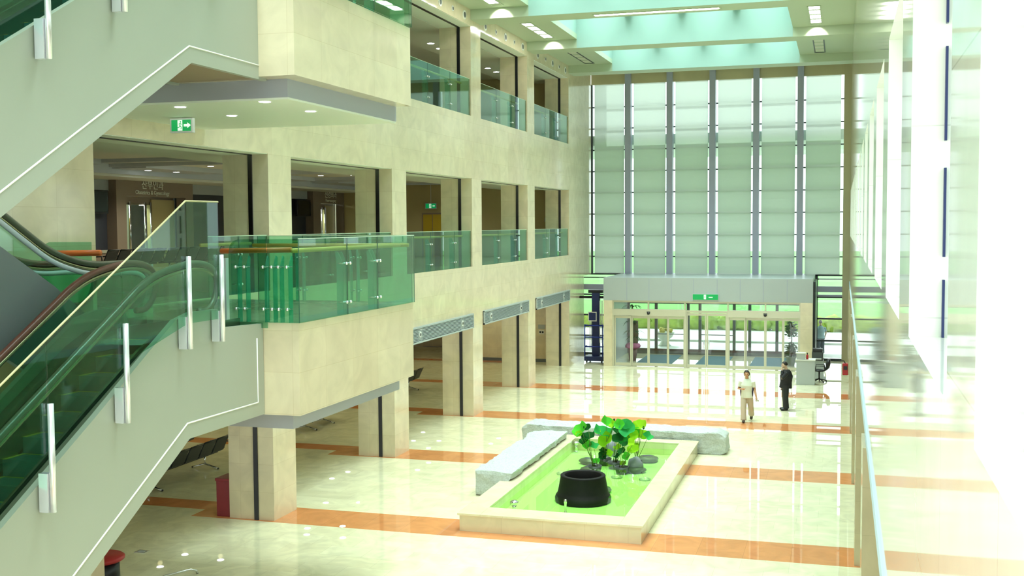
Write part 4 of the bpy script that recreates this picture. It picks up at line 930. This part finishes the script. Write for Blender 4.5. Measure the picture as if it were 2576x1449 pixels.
for i in range(60):
    m.blob((-34+i*1.05, 69.2, .38), (.75, .55, .55), 12, 8, .5)
tag(m.build('hedge', 'hedge'), 'long yellow green clipped hedge beyond the forecourt', 'hedge', kind='stuff')
t = thing('planter_bowl', (-9.05, 59.2, 0), 'pale stone planter bowl with yellow flowers on the forecourt', 'planter')
MB().lathe([(.36, 0), (.30, .06), (.19, .22), (.20, .30), (.42, .48), (.50, .66), (.53, .72), (.46, .72), (.40, .62), (.02, .6)], (-9.05, 59.2, 0), 28).build('bowl', 'bowl', t)
m = MB(); r_ = random.Random(2)
for i in range(26):
    a = r_.uniform(0, 2*PI); q = r_.uniform(0, .38); m.blob((-9.05+q*math.cos(a), 59.2+q*math.sin(a), .76+r_.uniform(0, .12)), (.09, .09, .08), 8, 6, .4)
m.build('flowers', 'flower', t)
t = thing('guard_rail', (0, 72.5, 0), 'white guard rail on the grassy bank outside', 'guard rail')
B(-40, 40, 72.5, 72.6, 1.5, 1.62).build('rail', 'white', t)
for i in range(17): B(-40+i*5, -39.9+i*5, 72.5, 72.6, .4, 1.5).build('post', 'white', t)
# ------------------------------------------------------------------ people
def fuse(mb, vox, smooth=6):
    me = bpy.data.meshes.new('tmp'); me.from_pydata(mb.v, [], mb.f); o = bpy.data.objects.new('tmp', me); COL.objects.link(o)
    bm = bmesh.new(); bm.from_mesh(me); bmesh.ops.recalc_face_normals(bm, faces=bm.faces[:]); bm.to_mesh(me); bm.free()
    r = o.modifiers.new('r', 'REMESH'); r.mode = 'VOXEL'; r.voxel_size = vox
    s_ = o.modifiers.new('s', 'SMOOTH'); s_.iterations = smooth; s_.factor = .5
    dg = bpy.context.evaluated_depsgraph_get(); e = o.evaluated_get(dg).to_mesh()
    out = MB(); out.add([v.co[:] for v in e.vertices], [tuple(p.vertices) for p in e.polygons], True)
    bpy.data.objects.remove(o); return out
def place(mb, loc, rz):
    c, s_ = math.cos(rz), math.sin(rz); mb.v = [(loc[0]+c*x-s_*y, loc[1]+s_*x+c*y, loc[2]+z) for x, y, z in mb.v]; return mb
def finger(m, p, d, ln, r):
    p = Vector(p); d = Vector(d); a = p+d*ln*.5; dn = (d+Vector((0, 0, -.35))).normalized(); m.tube([p, a, a+dn*ln*.5], [r, r*.95, r*.7], 7)
def hand(m, wrist, elbow, palm_n, side):
    w = Vector(wrist); f = (w-Vector(elbow)).normalized(); n = Vector(palm_n); n = (n-f*n.dot(f)).normalized(); l = f.cross(n)*side
    m.tube([w-f*.02, w+f*.04, w+f*.095], [.028, .036, .036], 10, True, n, .62)
    for i, (ln, r) in enumerate(((.066, .009), (.076, .0095), (.072, .009), (.056, .008))):
        finger(m, w+f*.09+l*(.028-.019*i), (f+n*.35).normalized(), ln, r)
    finger(m, w+f*.03+l*.034, (f*.6+l*.7+n*.3).normalized(), .055, .011)
def head(m, c, fz, tilt=0):      # c = head centre, fz = facing unit vector (horizontal)
    F = Vector(fz).normalized(); U = Vector((0, 0, 1)); F = (F+U*tilt).normalized(); S = F.cross(U).normalized(); U = S.cross(F)
    C_ = Vector(c); g_ = MB().blob((0, 0, 0), (.076, .095, .112), 20, 14)
    def T(v): return C_+S*v[0]+F*v[1]+U*v[2]
    vs = []
    for v in g_.v:
        x, y, z = v
        if z < 0: x *= 1+z*2.4; y = y*(1+z*1.0)+(.015 if y > 0 else 0)
        vs.append(T((x, y, z)))
    m.add(vs, g_.f, True)
    for q, r in (((0, .098, -.012), (.014, .022, .028)), ((0, .09, -.062), (.026, .014, .010)), ((0, .082, -.095), (.026, .022, .018)), ((.079, 0, -.01), (.012, .022, .032)), ((-.079, 0, -.01), (.012, .022, .032)), ((0, .085, .028), (.05, .016, .010))):
        b = MB().blob((0, 0, 0), r, 10, 7); m.add([T((v[0]+q[0], v[1]+q[1], v[2]+q[2])) for v in b.v], b.f, True)
    return T
def limb(m, pts, rs, seg=12): m.tube(pts, rs, seg)
def person(lab, loc, rz, J, mats, facing=(0, -1, 0), tilt=0, hair_long=0, jacket=False, short=True):
    t = thing('person', loc, lab, 'person')
    o = Vector(loc)
    body = MB(); T = head(body, J['head'], facing, tilt)
    limb(body, [J['neck'], (Vector(J['neck'])+Vector(J['head']))/2, Vector(J['head'])-Vector((0, 0, .03))], [.062, .055, .055])
    body.tube([J['pelvis'], J['waist'], J['chest'], J['collar']], [.125, .115, .135, .07], 16, True, (0, 1, 0), 1.25)
    for s_, sd in (('l', 1), ('r', -1)):
        limb(body, [J['sh'+s_], J['el'+s_], J['wr'+s_]], [.052, .042, .028]); hand(body, J['wr'+s_], J['el'+s_], J['pn'+s_], sd)
        limb(body, [J['hip'+s_], J['kn'+s_], J['an'+s_]], [.085, .055, .038])
        limb(body, [Vector(J['an'+s_])+Vector((0, 0, -.02)), Vector(J['to'+s_])], [.04, .03])
    place(fuse(body, .0075, 3), loc, rz).build('body', mats['skin'], t)
    sh = MB()
    ml_ = .012 if not jacket else .022
    hem = Vector(J['pelvis'])+Vector((0, 0, -.09 if not jacket else -.10))
    sh.tube([hem, J['waist'], J['chest'], Vector(J['collar'])+Vector((0, 0, -.01)), J['neck']], [.15+ml_, .132+ml_, .15+ml_, .105+ml_, .066+ml_], 20, True, (0, 1, 0), 1.3)
    for s_ in 'lr':
        a, b, c = Vector(J['sh'+s_]), Vector(J['el'+s_]), Vector(J['wr'+s_])
        if short: limb(sh, [a, a+(b-a)*.5, a+(b-a)*.72], [.083, .066, .068])
        else: limb(sh, [a, b, b+(c-b)*.55, b+(c-b)*.97], [.082, .062, .052, .046])
    place(fuse(sh, .012, 5), loc, rz).build('jacket' if jacket else 'shirt', mats['top'], t)
    if 'side' in mats:
        sd_ = MB()
        for s_ in 'lr':
            q = 1 if s_ == 'l' else -1; p = Vector(J['waist']); ch = Vector(J['chest'])
            sd_.tube([p+Vector((q*.165, -.02, -.17)), p+Vector((q*.178, -.02, 0)), ch+Vector((q*.19, -.02, -.02))], [.04, .04, .035], 10)
        place(sd_, loc, rz).build('side_panel', mats['side'], t)
    tr_ = MB(); tr_.tube([Vector(J['pelvis'])+Vector((0, 0, -.10)), Vector(J['pelvis'])+Vector((0, 0, .07))], [.15, .145], 18, True, (0, 1, 0), 1.25)
    for s_ in 'lr':
        h, k, a = Vector(J['hip'+s_]), Vector(J['kn'+s_]), Vector(J['an'+s_])
        limb(tr_, [h+Vector((0, 0, .03)), (h+k)/2, k, (k+a)/2, a+(a-k).normalized()*.02], [.10, .108, .095, .09, .095], 14)
    place(fuse(tr_, .012, 4), loc, rz).build('trousers', mats['legs'], t)
    for s_ in 'lr':
        a, b = Vector(J['an'+s_]), Vector(J['to'+s_]); hl = a+(a-b).normalized()*.05; hl.z = b.z+(a.z-b.z)*.3
        place(MB().tube([hl, a*.6+b*.4+Vector((0, 0, -.02)), b, b+(b-a).normalized()*.03], [.043, .05, .046, .028], 12), loc, rz).build('shoe', mats['shoe'], t)
    hr = MB(); g_ = MB().blob((0, 0, 0), (.088, .106, .118), 24, 16)
    vs = []
    for v in g_.v:
        x, y, z = v; k = 1+.05*noise.noise(Vector(v)*25)
        if y > .03 and z < .055: y = .02+(y-.02)*.35; z = max(z, .0) if not hair_long else z
        if z < (-.03 if not hair_long else -.085): z = -.03 if not hair_long else -.085; x *= .75
        vs.append(T((x*k*(1+.12*hair_long), (y-.012)*k, z*k+.012)))
    hr.add(vs, g_.f, True); place(hr, loc, rz).build('hair', 'hair', t)
    ey = MB()
    for s_ in (-.032, .032):
        b = MB().blob((0, 0, 0), (.010, .005, .006), 8, 6); ey.add([T((v[0]+s_, v[1]+.088, v[2]+.008)) for v in b.v], b.f, True)
        b = MB().blob((0, 0, 0), (.020, .005, .004), 8, 6); ey.add([T((v[0]+s_, v[1]+.087, v[2]+.034)) for v in b.v], b.f, True)
    place(ey, loc, rz).build('eyes', 'hair', t)
    return t
JA = dict(head=(.0, -.05, 1.575), neck=(0, 0, 1.42), collar=(0, 0, 1.36), chest=(0, 0, 1.20), waist=(0, 0, 1.0), pelvis=(0, 0, .88),
    shl=(.19, 0, 1.33), ell=(.25, .02, 1.06), wrl=(.32, -.10, .84), pnl=(-.6, -.6, .2), shr=(-.19, 0, 1.33), elr=(-.27, .0, 1.07), wrr=(-.10, -.22, 1.10), pnr=(.3, -.2, 1),
    hipl=(.09, 0, .86), knl=(.12, .05, .50), anl=(.11, .30, .20), tol=(.11, .24, .06), hipr=(-.09, 0, .86), knr=(-.09, -.12, .46), anr=(-.07, -.20, .09), tor=(-.05, -.36, .04))
A = person('man in a white shirt and beige trousers walking toward the camera', (-2.95, 37.0, 0), -.08, JA, dict(skin='skin', top='shirt', side='shirt_side', legs='trousers', shoe='shoe'), (.05, -1, 0), -.1, 1)
place(MB().box(.30, .36, -.22, -.10, .70, .78), (-2.95, 37.0, 0), -.08).build('held_phone', 'dark_rail', A) if False else tag(place(MB().box(.31, .42, -.21, -.19, .715, .76), (-2.95, 37.0, 0), -.08).build('folded_paper', 'bowl'), 'small folded paper in the hand of the walking man', 'paper')
JB = dict(head=(-.04, -.0, 1.58), neck=(.03, 0, 1.42), collar=(.03, 0, 1.36), chest=(.03, 0, 1.20), waist=(.02, 0, 1.0), pelvis=(0, 0, .88),
    shl=(.02, .19, 1.33), ell=(.03, .22, 1.05), wrl=(-.06, .19, .82), pnl=(0, -1, 0), shr=(.02, -.19, 1.33), elr=(-.16, -.22, 1.13), wrr=(-.14, -.08, 1.40), pnr=(1, .3, .2),
    hipl=(0, .09, .86), knl=(0, .10, .48), anl=(.03, .10, .09), tol=(-.14, .11, .04), hipr=(0, -.09, .86), knr=(-.01, -.09, .48), anr=(.02, -.09, .09), tor=(-.15, -.10, .04))
person('man in a black suit standing in profile with a hand raised to his mouth', (-1.84, 39.6, 0), .25, JB, dict(skin='skin_b', top='suit', legs='suit', shoe='shoe_black'), (-1, -.0, 0), -.15, 0, True, False)
JC = dict(JA); JC.update(elr=(-.27, .02, 1.06), wrr=(-.25, -.08, .84), anl=(.10, .02, .09), tol=(.11, -.13, .04), knl=(.10, 0, .48), knr=(-.1, 0, .48), anr=(-.1, .02, .09), tor=(-.11, -.13, .04), wrl=(.26, -.08, .84), pnr=(1, 0, 0))
person('person in a pale blue shirt and dark trousers standing outside the low right window', (-.98, 57.0, 0), PI+.4, JC, dict(skin='skin_b', top='shirt_blue', legs='trousers_dark', shoe='shoe_black'), (0, -1, 0), 0, 0)
